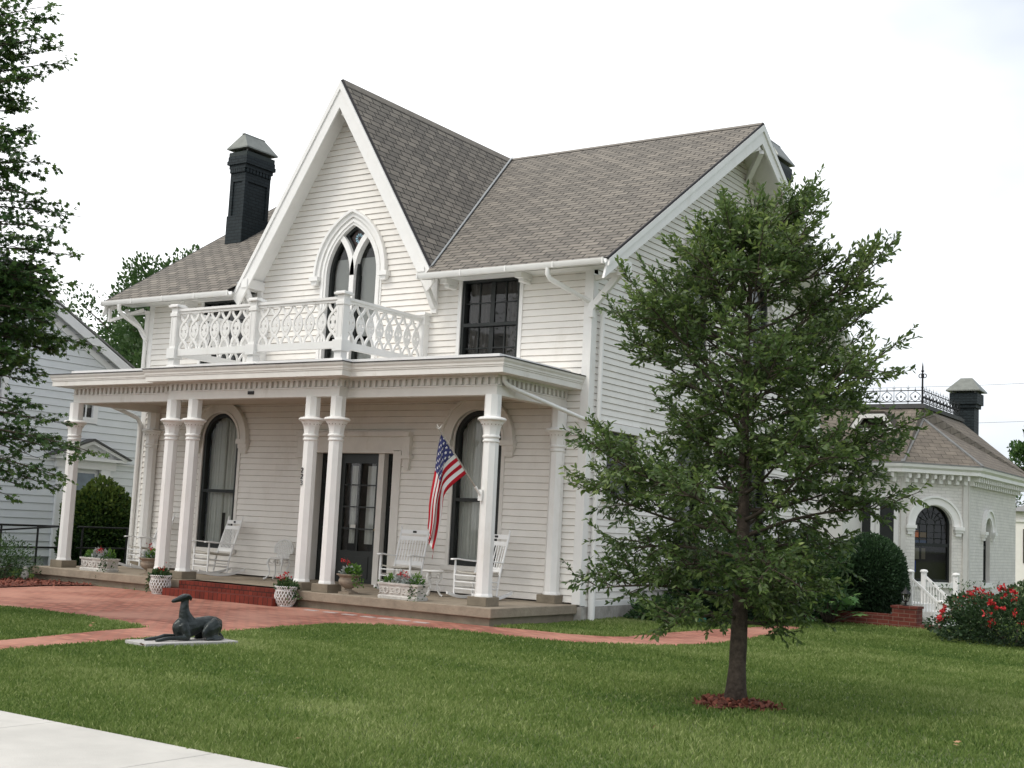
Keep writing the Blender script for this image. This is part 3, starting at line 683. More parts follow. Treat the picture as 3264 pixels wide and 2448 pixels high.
# shingle edges (thin dark drip line) and ridge caps
for a_, b_, sd_v in (((XM, YG, ZR+.022), (XM, YR, ZR+.022), Vector((.09, 0, -.09*KG))), ((XL, YR, ZR+.014), (XR, YR, ZR+.014), Vector((0, -.13, -.13*KM)))):
    mb = MB(); v2 = Vector((-sd_v.x, -sd_v.y, sd_v.z)); a_, b_ = Vector(a_), Vector(b_); mb.quad(a_, b_, b_+sd_v, a_+sd_v); mb.quad(b_, a_, a_+v2, b_+v2); mb.build('ridge_cap', M['ridge'], roof)
t_ = .035
for x in (XL, XR):
    for y0, y1 in ((YE, YR), (2*YR-YE, YR)): MB().bar((x, y0, zmain(y0)-t_/2), (x, y1, ZR-t_/2), .03, t_).build('roof_edging', M['roofedge'], roof)
for s in (-1, 1): MB().bar((XM+s*2.49, YG-.006, ZR-2.49*KG-.01), (XM, YG-.006, ZR-.01), .03, .05, up=(s*KG, 0, 1)).build('roof_edging', M['roofedge'], roof)
for s in (-1, 1): MB().bar((XM+s*vdx(-.47), -.47, zmain(-.47)+.014), (XM+s*.05, YR-.05, ZR), .11, .012, up=(-s*.5, -.4, 1)).build('valley_flashing', M['flash'], roof)
# undersides
sf = MB(); h_ = .13
sf.quad((XM+vdx(YE), YE, e-h_), (XM, YR, ZR-h_), (XR, YR, ZR-h_), (XR, YE, e-h_)); sf.quad((XL, YE, e-h_), (XL, YR, ZR-h_), (XM, YR, ZR-h_), (XM-vdx(YE), YE, e-h_)); sf.quad((XR, 2*YR-YE, e-h_), (XR, YR, ZR-h_), (XL, YR, ZR-h_), (XL, 2*YR-YE, e-h_))
for s in (-1, 1):
    d = .16; a = [(XM, YG+.01, ZR-d*KG), (XM, .3, ZR-d*KG), (XM+s*(2.46-d), .3, ZR-2.46*KG), (XM+s*(2.46-d), YG+.01, ZR-2.46*KG)]; sf.quad(*(a if s > 0 else a[::-1]))
sf.build('soffit', M['trim'], roof)
# bargeboards
fb = MB(); hw_ = 2.515; zt = ZR-.05
for s in (-1, 1):
    o_ = [(XM, zt), (XM+s*hw_, zt-hw_*KG-.02)]; i_ = [(XM, zt-.50), (XM+s*(hw_-.19), zt-hw_*KG-.13+.0)]
    i_[1] = (XM+s*(hw_-.17), zt-.50-(hw_-.17)*KG+.03)
    fb.strip(o_, i_, Ty, -YG-.005, -YG+.035)
    o2 = [(XM, zt+.02), (XM+s*(hw_-.03), zt+.02-(hw_-.03)*KG)]; i2 = [(XM, zt-.14), (XM+s*(hw_-.06), zt-.14-(hw_-.06)*KG+.04)]
    fb.strip(o2, i2, Ty, -YG+.03, -YG+.06)
fb.build('front_bargeboard', M['trim'], roof)
for xx, dr_ in ((XR, 1), (XL, -1)):
    fb = MB()
    for ys_ in (1, -1):
        Y = lambda y: y if ys_ > 0 else 2*YR-y
        fb.strip([(Y(-.66), zmain(-.66)-.045), (Y(YR), ZR-.045)], [(Y(-.78), zmain(-.78)-.30), (Y(YR), ZR-.43)], lambda u, v, d: (xx+dr_*d, u, v), -.04, .0)
        fb.strip([(Y(-.66), zmain(-.66)-.040), (Y(YR), ZR-.040)], [(Y(-.70), zmain(-.70)-.14), (Y(YR), ZR-.17)], lambda u, v, d: (xx+dr_*d, u, v), -.003, .028)
    fb.build('side_bargeboard', M['trim'], roof)
# gutters
def gutter(x0, x1, y=-.755, z=5.485, name='gutter', par=roof, axis='x'):
    mb = MB(); prof = [(-.062, .03), (-.058, -.02), (-.03, -.058), (.02, -.062), (.055, -.03), (.06, .03), (.045, .03), (.04, -.02), (.0, -.045), (-.045, -.01), (-.05, .03)]
    mb.rings([[(x, y+p, z+q) for p, q in prof] for x in (x0, x1)])
    for x in np.arange(x0+.02, x1, (x1-x0-.04)/4.0): mb.box(x-.012, x+.012, y-.066, y+.06, z-.066, z-.0615); mb.box(x-.012, x+.012, y-.068, y-.062, z-.06, z+.035)
    return mb.build(name, M['trim'], par, 40)
gutter(XM+2.36, XR-.01); gutter(XL+.01, XM-2.30)
pieces('eave_fascia', [(XM+2.4, XR-.04, -.69, -.665, 5.42, 5.53), (XL+.04, XM-2.42, -.69, -.665, 5.42, 5.53)], M['trim'], roof)
pieces('eave_soffit', [(XM+2.45, XR-.05, -.665, .0, 5.515, 5.53), (XL+.05, XM-2.45, -.665, 0, 5.515, 5.53)], M['trim'], roof)
# downspouts
dp = MB(); dp.tube([(-.42, -.75, 5.43), (-.42, -.75, 5.33), (-.40, -.70, 5.26), (-.1, -.25, 5.04), (.0, -.12, 4.98), (.075, .06, 4.93), (.085, .2, 4.84), (.085, .22, 4.7), (.085, .24, .62)], .042, 10)
dp.tube([(.09, .24, .64), (.09, .24, G)], .06, 12); dp.tube([(.09, .24, .62), (.09, .24, .67)], .075, 12); dp.build('downspout', M['trim'], house, 50)
dp = MB(); dp.tube([(-11.05, -.75, 5.43), (-11.05, -.75, 5.32), (-11.04, -.66, 5.22), (-10.98, -.25, 5.02), (-10.97, -.1, 4.9), (-10.97, -.07, 4.75), (-10.97, -.07, 3.8)], .042, 10)
dp.tube([(-10.72, -1.9, 3.44), (-10.75, -1.3, 3.34), (-10.8, -.6, 3.19), (-10.86, -.2, 3.09), (-10.90, -.09, 3.0), (-10.91, -.07, 2.8), (-10.92, -.07, 0)], .045, 10); dp.build('downspout', M['trim'], house, 50)
dp = MB(); dp.tube([(-.33, -1.98, 3.50), (-.33, -1.98, 3.42), (-.32, -1.9, 3.37), (-.29, -1.7, 3.32), (.06, -.03, 2.98)], .035, 8); dp.build('downspout', M['trim'], house, 50)
# eave brackets
def brk(mb, p, q, w=.09):  mb.bar(p, q, w, w)
bk = MB()
for x in (.06,):
    brk(bk, (.0, -.08, 4.80), (.58, .0, 5.50), .10); bk.box(.54, .66, -.16, .12, 5.36, 5.62); bk.bar((.05, -.08, 4.7), (.05, -.08, 5.4), .08, .08); brk(bk, (0, -.07, 5.35), (.56, -.02, 5.40), .08)
bk.build('corner_bracket', M['trim'], house)
bk = MB(); brk(bk, (-W, -.08, 4.75), (-W-.22, -.14, 5.10), .07); brk(bk, (-W-.2, -.14, 5.07), (-W-.58, -.2, 5.42), .07); bk.bar((-W-.57, -.62, 5.10), (-W-.57, -.62, 5.40), .06, .06); brk(bk, (-W-.57, -.62, 5.12), (-W+.0, -.2, 5.40), .06); bk.bar((-W-.03, -.07, 4.55), (-W-.03, -.07, 5.4), .06, .06); bk.box(-W-.6, -W, -.16, -.10, 5.32, 5.39); bk.build('corner_bracket', M['trim'], house)
for s in (-1, 1):
    bk = MB(); x = XM+s*2.20; bk.box(x-.085, x+.085, -.50, .0, 5.62, 5.80); bk.bar((x, -.03, 4.95), (x, -.03, 5.62), .13, .07, up=(0, 1, 0)); bk.bar((x, -.05, 5.05), (x, -.44, 5.60), .10, .09); bk.build('gable_bracket', M['trim'], house, bevel=.006)
bk = MB(); bk.bar((XM+.05, -.40, ZR-.62), (XM+.05, -.02, ZR-.75), .10, .14); bk.bar((XM+.08, -.42, ZR-.62), (XM+.42, -.03, ZR-1.42), .09, .11); bk.box(XM+.36, XM+.48, -.07, 0, ZR-1.50, ZR-1.36); bk.build('gable_bracket', M['trim'], house, bevel=.006)
bk = MB(); bk.bar((.62, YR-.1, ZR-.52), (.02, YR-.75, ZR-.95), .12, .14); bk.bar((.60, YR+.1, ZR-.55), (.02, YR+.75, ZR-.95), .10, .12); bk.box(0, .08, YR-.95, YR-.75, ZR-1.15, ZR-.95); bk.build('gable_bracket', M['trim'], house)
for x in (-9.55, -7.9+0, -2.85, -1.27):
    bk = MB(); bk.box(x-.07, x+.07, -.36, 0, 5.41, 5.514); bk.box(x-.05, x+.05, -.26, 0, 5.35, 5.41); bk.build('eave_block', M['trim'], house, bevel=.008)

# ---- chimneys
def chimney(cx, cy, sx, sy, zb, zs, zt, zc, label=None):
    mb = MB(); mb.ubox(cx-sx/2-.045, cx+sx/2+.045, cy-sy/2-.045, cy+sy/2+.045, zb, zs)
    mb.ubox(cx-sx/2, cx+sx/2, cy-sy/2, cy+sy/2, zs, zt-.28)
    pz0, pz1 = zs+.08, zt-.58            # raised strips leave recessed panels
    for (x0, x1, y0, y1) in ((cx-sx/2-.028, cx-sx/2+.07, cy-sy/2-.028, cy-sy/2+.07), (cx+sx/2-.07, cx+sx/2+.028, cy-sy/2-.028, cy-sy/2+.07), (cx+sx/2-.07, cx+sx/2+.028, cy+sy/2-.07, cy+sy/2+.028)):
        mb.ubox(x0, x1, y0, y1, zs, zt-.281)
    mb.ubox(cx-sx/2-.029, cx+sx/2+.029, cy-sy/2-.029, cy+sy/2+.029, pz1, zt-.28)
    for k in range(8):
        for (px, py, ax) in ((cx-sx/2-.03+(sx+.06)*(k+.5)/8, cy-sy/2-.03, 'x'), (cx+sx/2+.03, cy-sy/2-.03+(sy+.06)*(k+.5)/8, 'y')):
            mb.ubox(px-.025, px+.025, py-.035, py+.035, zt-.38, zt-.28)
    for k, o in enumerate((.06, .10, .085)): mb.ubox(cx-sx/2-o, cx+sx/2+o, cy-sy/2-o, cy+sy/2+o, zt-.28+.09*k, zt-.19+.09*k+(.0 if k < 2 else .01))
    ch = mb.build('chimney', M['chimney'], house)
    b2 = MB(); o = .075; b2.box(cx-sx/2-o, cx+sx/2+o, cy-sy/2-o, cy+sy/2+o, zt+.003, zt+.1); b2.build('top_course', M['chimband'], ch)
    cp = MB(); o = .12; z0 = zt+.20
    for px in (-1, 1):
        for py in (-1, 1): cp.box(cx+px*(sx/2)-.015, cx+px*sx/2+.015, cy+py*sy/2-.015, cy+py*sy/2+.015, zt+.1, z0)
    bx, by = sx/2+o, sy/2+o; tx_, ty_ = .03, sy/2-.06
    B = [(cx-bx, cy-by, z0), (cx+bx, cy-by, z0), (cx+bx, cy+by, z0), (cx-bx, cy+by, z0)]; T4 = [(cx-tx_, cy-ty_, zc), (cx+tx_, cy-ty_, zc), (cx+tx_, cy+ty_, zc), (cx-tx_, cy+ty_, zc)]
    cp.add(B+T4+[(x, y, z-.03) for x, y, z in B], [(0, 1, 5, 4), (1, 2, 6, 5), (2, 3, 7, 6), (3, 0, 4, 7), (4, 5, 6, 7), (0, 8, 9, 1), (1, 9, 10, 2), (2, 10, 11, 3), (3, 11, 8, 0), (11, 10, 9, 8)])
    cp.bar((cx, cy-ty_-.02, zc), (cx, cy+ty_+.02, zc), .08, .02); cp.build('chimney_cap', M['chimcap'], ch)
    return ch
chimney(-10.65, 2.32, .42, .74, 7.0, 7.92, 9.30, 9.86)
chimney(-.36, 8.3, .42, .74, 7.0, 7.9, 9.45, 10.07)

# ---- porch
XA, XF = -10.46, -.48
PS, PC = -2.03, -2.20
slab = MB(); x0, x1, y0 = XA-.44, XF+.44, -2.45
slab.box(x0, x1, y0, .05, -.145, 0); slab.build('porch_floor', M['stonecap'], house, bevel=.012)
pw = MB(); pw.box(x0+.06, -6.72, y0+.06, 0, G-.1, -.146); pw.box(-6.72, -4.0, y0+.3, 0, G-.1, -.146); pw.box(-4.0, x1-.06, y0+.06, 0, G-.1, -.146); pw.build('porch_base', M['stone'], house)
# columns
def octp(r_): return r_/math.cos(math.pi/8)
def column_parts(cx, cy, num=False):
    sh = MB(); c = (cx, cy, 0); e8 = R(22.5)
    sh.lathe([(octp(.135), .135), (octp(.135), .15), (octp(.122), .185), (octp(.119), .30), (octp(.112), 2.47)], 8, c, e8)
    sh.lathe([(octp(.122), 2.86), (octp(.122), 3.2)], 8, c, e8)
    col = sh.build('porch_column', M['trim'], house)
    cp = MB(); cp.lathe([(.112, 2.46), (.132, 2.475), (.132, 2.495), (.118, 2.505), (.118, 2.53), (.138, 2.545), (.138, 2.565), (.122, 2.58)], 20, c)
    cp.lathe([(octp(.118), 2.57), (octp(.120), 2.62), (octp(.128), 2.68), (octp(.145), 2.73), (octp(.172), 2.775), (octp(.18), 2.79)], 8, c, e8)
    cp.lathe([(.17, 2.785), (.20, 2.792), (.222, 2.812), (.222, 2.828), (.20, 2.848), (.13, 2.865)], 24, c); nf = len(cp.f); dt = cp
    for k in range(8):
        a = 2*math.pi*k/8
        for q in (-.22, .22):
            r_ = .152; dt.lathe([(.0, 0), (.0085, 0), (.0085, .012), (0, .012)], 6, (cx+r_*math.cos(a+q*1.0), cy+r_*math.sin(a+q), 2.732))
    cpo = cp.build('capital', M['trim'], col, 40); cpo.data.materials.append(M['caststone'])
    for k in range(nf, len(cpo.data.polygons)): cpo.data.polygons[k].material_index = 1
    sb = MB(); sb.box(cx-.175, cx+.175, cy-.175, min(cy+.175, 0.02), 0.0, .135); sb.build('stone_base', M['stone'], col, bevel=.008)
    return col
cols = {}
for n_, cx, cy in (('A', XA, PS), ('B', XM-1.99, PC), ('C', XM-1.43, PC), ('D', XM+1.43, PC), ('E', XM+1.99, PC), ('F', XF, PS), ('G', XF, -.10), ('H', XA, -.10)):
    cols[n_] = column_parts(cx, cy)
# house number on the fourth column
def digits(parent, x, y, z):
    segs = {'2': [(0, .8), (.15, 1), (.5, 1), (.6, .8), (.5, .58), (0, .0), (.62, .0)], '3': [(0, .92), (.3, 1), (.58, .85), (.5, .6), (.25, .52), (.55, .42), (.6, .15), (.3, 0), (0, .1)]}
    for k, ch in enumerate('223'):
        mb = MB(); s = .075; zz = z-k*.105
        pts = [(x-.02+u*s*.8, y, zz+v*s) for u, v in segs[ch]]
        for p, q in zip(pts, pts[1:]): mb.bar(p, q, .0095, .013, up=(0, -1, 0))
        mb.build('house_number', M['digit'], parent)
digits(cols['D'], XM+1.43-.03, PC-.123, 1.93)
# entablature
BX0, BX1 = XA-.08, XF+.08; YS, YC = -2.06, -2.28; CX0, CX1 = XM-2.07, XM+2.07
PATH = [(BX0, 0), (BX0, YS), (CX0, YS), (CX0, YC), (CX1, YC), (CX1, YS), (BX1, YS), (BX1, 0)]
# travel left->front->right keeps the outside on the right-hand side
bm_ = MB(); bm_.sweep([(0, 3.20), (0, 3.338), (.018, 3.340), (.018, 3.36), (-.17, 3.36), (-.17, 3.20)], PATH); beam = bm_.build('porch_beam', M['porchtrim'], house)
fr = MB(); fr.sweep([(-.02, 3.3605), (-.02, 3.505), (-.17, 3.505), (-.17, 3.3605)], PATH); fr.sweep([(.03, 3.472), (.03, 3.5049), (-.019, 3.5049), (-.019, 3.472)], PATH)
for i in range(7):
    a, b = Vector((*PATH[i], 0)), Vector((*PATH[i+1], 0)); d = b-a; L = d.length; d.normalize(); n_ = Vector((d.y, -d.x, 0)); k = max(1, round(L/.125)); up = Vector((0, 0, 1))
    for j in range(k):
        p = a+d*(L*(j+.5)/k); fr.bar(p+n_*.003+up*3.366, p+n_*.003+up*3.4715, .062, .044, up=n_)
fr.build('dentil_frieze', M['porchtrim'], house)
cn = MB(); cn.sweep([(-.1, 3.5055), (.30, 3.5055), (.30, 3.595), (.312, 3.60), (.312, 3.618), (.322, 3.625), (.325, 3.655), (.345, 3.69), (.352, 3.722), (-.1, 3.73)], PATH); cn.build('porch_cornice', M['porchtrim'], house)
re_ = MB(); re_.sweep([(-.1, 3.7305), (.362, 3.7225), (.362, 3.738), (-.1, 3.746)], PATH); re_.build('roof_drip_edge', M['roofedge'], house)
curb = MB(); curb.sweep([(.06, 3.746), (.06, 3.83), (-.02, 3.84), (-.02, 3.746)], PATH); curb.build('roof_curb', M['trim'], house)
pr_ = MB(); pr_.box(BX0-.02, BX1+.02, YS-.0, .0, 3.70, 3.75); pr_.box(CX0, CX1, YC, YS-.001, 3.70, 3.751); pr_.build('porch_roof', M['trim'], house)
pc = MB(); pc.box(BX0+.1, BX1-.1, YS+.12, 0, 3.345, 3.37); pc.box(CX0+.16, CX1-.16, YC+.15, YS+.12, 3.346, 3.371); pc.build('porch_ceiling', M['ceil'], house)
pl = MB(); pl.box(-5.50, -5.36, YC-.018, YC-.001, 3.262, 3.318); pl.build('beam_plate', M['roofedge'], house)

# ---- balcony
BY = -2.26; BP = [XM-2.02, XM, XM+2.02]; ZB0 = 3.75
bal = bpy.data.objects.new('balcony_railing', None); C.objects.link(bal); bal.parent = house
def bpost(x, y, base=True):
    mb = MB(); mb.box(x-.076, x+.076, y-.076, y+.076, ZB0, 4.90); mb.box(x-.105, x+.105, y-.105, y+.105, 3.95, 4.14); mb.box(x-.092, x+.092, y-.092, y+.092, 4.73, 4.79)
    mb.box(x-.12, x+.12, y-.12, y+.12, 4.90, 4.935); mb.box(x-.10, x+.10, y-.10, y+.10, 4.935, 4.955)
    for s in (-1, 1): mb.box(x+s*.045-.013, x+s*.045+.013, y-.082, y-.077, 4.2, 4.7)
    if base: mb.box(x-.16, x+.16, y-.13, y+.13, ZB0+.01, ZB0+.05)
    mb.build('railing_post', M['trim'], bal, bevel=.005)
for x in BP: bpost(x, BY)
bpost(BP[0], -.09, False); bpost(BP[2], -.09, False)
def bpanel(p, q, n):
    p, q = Vector((*p, 0)), Vector((*q, 0)); d = q-p; L = d.length; d.normalize(); nn = Vector((d.y, -d.x, 0))
    up = Vector((0, 0, 1)); rl = MB()
    rl.bar(p+up*4.845, q+up*4.845, .10, .045); rl.bar(p+up*4.80, q+up*4.80, .055, .045); rl.bar(p+up*4.065, q+up*4.065, .07, .12); rl.build('handrail', M['trim'], bal)
    lt = MB(); z0, z1 = 4.125, 4.78; pitch = L/n
    T = lambda u, v, d_: tuple(p+d*u+up*v+nn*d_)
    for k in range(n):
        c = pitch*(k+.5); a_ = pitch*.40; ts = [i/28 for i in range(29)]
        def off_(t):
            if t < .24: return a_*.98*math.cos(t/.24*math.pi/2)**.8*(1 if t < .24 else 0)
            if t < .76: return -a_*.86*math.sin((t-.24)/.52*math.pi)**.75
            return a_*.98*math.sin((t-.76)/.24*math.pi/2)**.9
        for s in (-1, 1):
            w_ = .021
            P = [(c+s*off_(t), z0+t*(z1-z0)) for t in ts]
            A, B = [], []
            for i in range(len(P)):
                e0, e1 = P[max(0, i-1)], P[min(len(P)-1, i+1)]; l = math.dist(e0, e1); nx, nz = -(e1[1]-e0[1])/l, (e1[0]-e0[0])/l
                A.append((P[i][0]+nx*w_, P[i][1]+nz*w_)); B.append((P[i][0]-nx*w_, P[i][1]-nz*w_))
            lt.strip(A, B, T, -.013+.004*s, .013+.004*s)
        # pierced leaf in the middle of each loop
        ww = [(.33, .2), (.40, .62), (.455, .86), (.46, .35), (.54, .35), (.545, .86), (.60, .62), (.67, .2)]
        lt.strip([(c-a_*.8*k_, z0+t*(z1-z0)) for t, k_ in ww], [(c+a_*.8*k_, z0+t*(z1-z0)) for t, k_ in ww], T, -.009, .009)
    lt.build('lattice_panel', M['trim'], bal)
bpanel((BP[0]+.076, BY), (BP[1]-.076, BY), 7); bpanel((BP[1]+.076, BY), (BP[2]-.076, BY), 7)
bpanel((BP[2], BY+.076), (BP[2], -.17), 8); bpanel((BP[0], BY+.076), (BP[0], -.17), 8)

# ================================================================== PORCH FURNITURE AND GARDEN ORNAMENTS
# brick steps
stp = thing('brick_steps', 'red brick steps of two treads leading up to the stone porch', 'steps', (-5.36, -2.6, G))
a = MB(); a.ubox(-1.30, 1.32, -.24, .44, 0, .135); a.build('tread', M['stepbrick'], stp, bevel=.008)
a = MB(); a.ubox(-1.22, 1.30, .05, .45, .136, .27); a.build('tread', M['stepbrick'], stp, bevel=.008)

# pale engraved bricks let into the path in front of the porch
for x, y in ((-3.2, -2.83), (-2.78, -2.85), (-2.36, -2.89), (-1.95, -2.93), (-1.62, -2.92), (-1.28, -2.93), (-.92, -2.95)):
    mb = MB(); mb.box(x-.12, x+.12, y-.055, y+.055, G+.013, G+.019); mb.build('pale_brick', M['palebrick'], path_o)

def flower_parts(parent, spots, r_=.045):
    for (x, y, z) in spots:
        k = 14; p = np.array([x, y, z])+rng.normal(0, r_*.5, (k, 3)); d = p-np.array([x, y, z]); d[:, 2] += .02
        leaves('flower', p, d, r_*.75, M['red'], parent, 'oval', up_bias=.3)
def plant_mass(name, parent, c, rad, n, size, m, shape='oval', up=.5, drop=0.):
    p = rng.normal(0, 1, (n, 3)); p /= np.linalg.norm(p, axis=1)[:, None]; p *= (rng.random((n, 1))**.4); p[:, 2] = np.abs(p[:, 2])-drop*rng.random(n)
    q = np.array(c)+p*np.array(rad); return leaves(name, q, p+np.array([0, 0, .6]), size, m, parent, shape, up_bias=up, lv=np.clip(.25+.5*p[:, 2]+rng.normal(0, .2, n), 0, 1))
def trailing(name, parent, anchors, m, size=.045):
    P, D = [], []
    for (x, y, z, dx, dy, L) in anchors:
        for k in range(int(L/.022)):
            t = k*.022; P.append((x+dx*min(1, t*3)+random.gauss(0, .02), y+dy*min(1, t*3)+random.gauss(0, .02), z-t+.04)); D.append((random.gauss(0, 1), random.gauss(-.5, 1), -.3))
    return leaves(name, P, D, size, m, parent, 'oval', up_bias=.4)
def trough(loc, rz, label, vine_side):
    t = thing('stone_planter', label, 'planter', loc, rz, 'long stone planters on the porch edge')
    mb = MB(); L, D = .43, .14
    def ring(z, o): return [(-L-o, -D-o, z), (L+o, -D-o, z), (L+o, D+o, z), (-L-o, D+o, z)]
    mb.rings([ring(0, .015), ring(.05, .02), ring(.062, .005), ring(.07, -.01), ring(.235, .012), ring(.24, .03), ring(.275, .035), ring(.276, -.02), ring(.24, -.03)], cap=True)
    mb.build('trough', M['castwhite'], t, bevel=.004); t.scale = (.87, .87, .9)
    for sy in (-1, 1):           # relief: medallions, scrolls and leaves on the long sides
        rl = MB()
        y = sy*(D-.002); T = lambda u, v, d: (u, y+sy*d, v)
        for cx in (-.27, .0, .27):
            rl.strip(arc(cx, .155, .062, 16, 0, 360), arc(cx, .155, .040, 16, 0, 360), T, -.01, .02)
            for k in range(6):
                a_ = k*math.pi/3; rl.bar((cx+.02*math.cos(a_), y+sy*.012, .155+.02*math.sin(a_)), (cx+.045*math.cos(a_), y+sy*.012, .155+.045*math.sin(a_)), .016, .018, up=(0, 1, 0))
        for cx in (-.38, -.135, .135, .38):
            s_ = [(cx+.055*math.cos(.3*k)*(1-k/24), .15+.055*math.sin(.3*k)*(1-k/24)) for k in range(20)]
            rl.tube([(u, y+sy*.006, v) for u, v in s_], .011, 5)
            rl.tube([(cx-.05, y+sy*.006, .09), (cx, y+sy*.012, .11), (cx+.05, y+sy*.006, .095)], .010, 5)
        rl.build('relief', M['castwhite'], t, 60)
    for k, x in enumerate((-.30, -.08, .15, .32)):
        plant_mass('foliage', t, (x, 0, .26), (.13, .10, .15+.05*(k % 2)), 130, .065, M['fern'] if k in (0, 3) else M['silver'], 'lance' if k in (0, 3) else 'oval', .3)
    flower_parts(t, [(-.02, -.05, .43), (.06, -.02, .45), (.10, -.07, .40), (-.06, 0, .41)], .05)
    vs = vine_side
    trailing('vine', t, [(vs*random.uniform(.22, .46), -.14 if random.random() < .6 else .0, .27, random.uniform(-.03, .05)*vs, -.05, random.uniform(.2, .5)) for _ in range(14)], M['shrub2'])
    trailing('vine', t, [(-vs*.43, random.uniform(-.12, .1), .28, -vs*.08, -.03, random.uniform(.1, .25)) for _ in range(5)], M['shrub2'])
    return t
def trough_xy(px_x, y): return px_x
trough((-1.86, -2.24, 0), 0, 'whitish carved planter with dusty miller and trailing vines in front of two white rockers', 1)
trough((-9.12, -2.24, 0), 0, 'whitish carved planter with green vines beside the porch column at the ivy corner', 1)
def urn(loc, label):
    t = thing('garden_urn', label, 'urn', loc, 0, 'brown stone urns on the porch')
    mb = MB(); mb.box(-.115, .115, -.115, .115, 0, .03)
    mb.lathe([(.10, .03), (.105, .045), (.06, .07), (.055, .085), (.08, .10), (.135, .135), (.165, .18), (.168, .21), (.155, .245), (.15, .26), (.175, .285), (.205, .30), (.208, .315), (.19, .318), (.16, .30)], 28)
    mb.build('bowl', M['caststone'], t, 40)
    plant_mass('foliage', t, (-.03, 0, .30), (.14, .12, .13), 120, .06, M['silver'], 'oval', .3); plant_mass('foliage', t, (.07, 0, .30), (.14, .12, .16), 150, .06, M['fern'], 'oval', .4)
    return t
u1 = urn((-3.06, -2.14, 0), 'brown stone urn with red geraniums in front of the dark front door')
flower_parts(u1, [(-.11, -.05, .52), (-.01, -.03, .50)], .05); trailing('vine', u1, [(.18, random.uniform(-.1, .1), .32, .10, 0, .25) for _ in range(5)], M['fern'])
u2 = urn((-7.87, -2.12, 0), 'brown stone urn with one red geranium beside paired columns near the brick steps')
flower_parts(u2, [(.02, -.02, .55), (.01, 0, .47)], .045)
def lattice_pot(loc, label, drop):
    t = thing('lattice_pot', label, 'flower pot', loc, 0, 'white lattice flower pots beside the steps')
    prof = [(.10, .0), (.13, .03), (.165, .10), (.178, .16), (.170, .22), (.158, .26), (.17, .30), (.185, .325)]
    def rad(z): return float(np.interp(z, [p[1] for p in prof], [p[0] for p in prof]))
    mb = MB(); mb.lathe([(r_-.018, z) for r_, z in prof if z < .27], 24); mb.build('liner', M['caststone'], t, 60)
    la = MB()
    for k in range(20):
        for s in (-1, 1):
            a0 = 2*math.pi*k/20; la.tube([(rad(z)*math.cos(a0+s*(z-.03)*3.2), rad(z)*math.sin(a0+s*(z-.03)*3.2), z) for z in np.linspace(.02, .25, 9)], .0075, 4)
    for z in (.012, .255): la.tube([(rad(z)*math.cos(2*math.pi*k/28), rad(z)*math.sin(2*math.pi*k/28), z) for k in range(29)], .012, 5)
    for k in range(14):
        a0 = 2*math.pi*k/14; la.tube([((rad(.255+.07*math.sin(math.pi*i/8)))*math.cos(a0+.449*i/8), rad(.255+.07*math.sin(math.pi*i/8))*math.sin(a0+.449*i/8), .255+.07*math.sin(math.pi*i/8)) for i in range(9)], .009, 4)
        la.tube([((rad(.255+.07*math.sin(math.pi*i/8)))*math.cos(a0+.22+.449*i/8), rad(.255+.07*math.sin(math.pi*i/8))*math.sin(a0+.22+.449*i/8), .255+.07*math.sin(math.pi*i/8)) for i in range(9)], .009, 4)
    for k in range(5): a0 = 2*math.pi*k/5; la.lathe([(.02, -.0), (.03, .015), (.02, .03)], 6, (.11*math.cos(a0), .11*math.sin(a0), 0))
    la.build('lattice', M['ironwhite'], t, 60)
    plant_mass('foliage', t, (0, 0, .26), (.19, .19, .18), 330, .055, M['shrub2'], 'oval', .4)
    trailing('vine', t, [(random.uniform(.08, .17)*drop, random.uniform(-.12, .15), .30, .12*drop, .0, random.uniform(.15, .34)) for _ in range(14)], M['shrub2'])
    return t
p1 = lattice_pot((-3.97, -2.62, G+.012), 'white lattice pot with red geraniums on the ground at the door end of the steps', 1); flower_parts(p1, [(-.10, -.04, .45), (-.03, -.05, .48), (.0, 0, .51), (-.05, .03, .44)], .055)
p2 = lattice_pot((-6.86, -2.72, G+.012), 'white lattice pot with leafy plant on the ground where the steps meet the ivy side', -1); flower_parts(p2, [(.10, -.03, .46), (.04, -.06, .42)], .05)

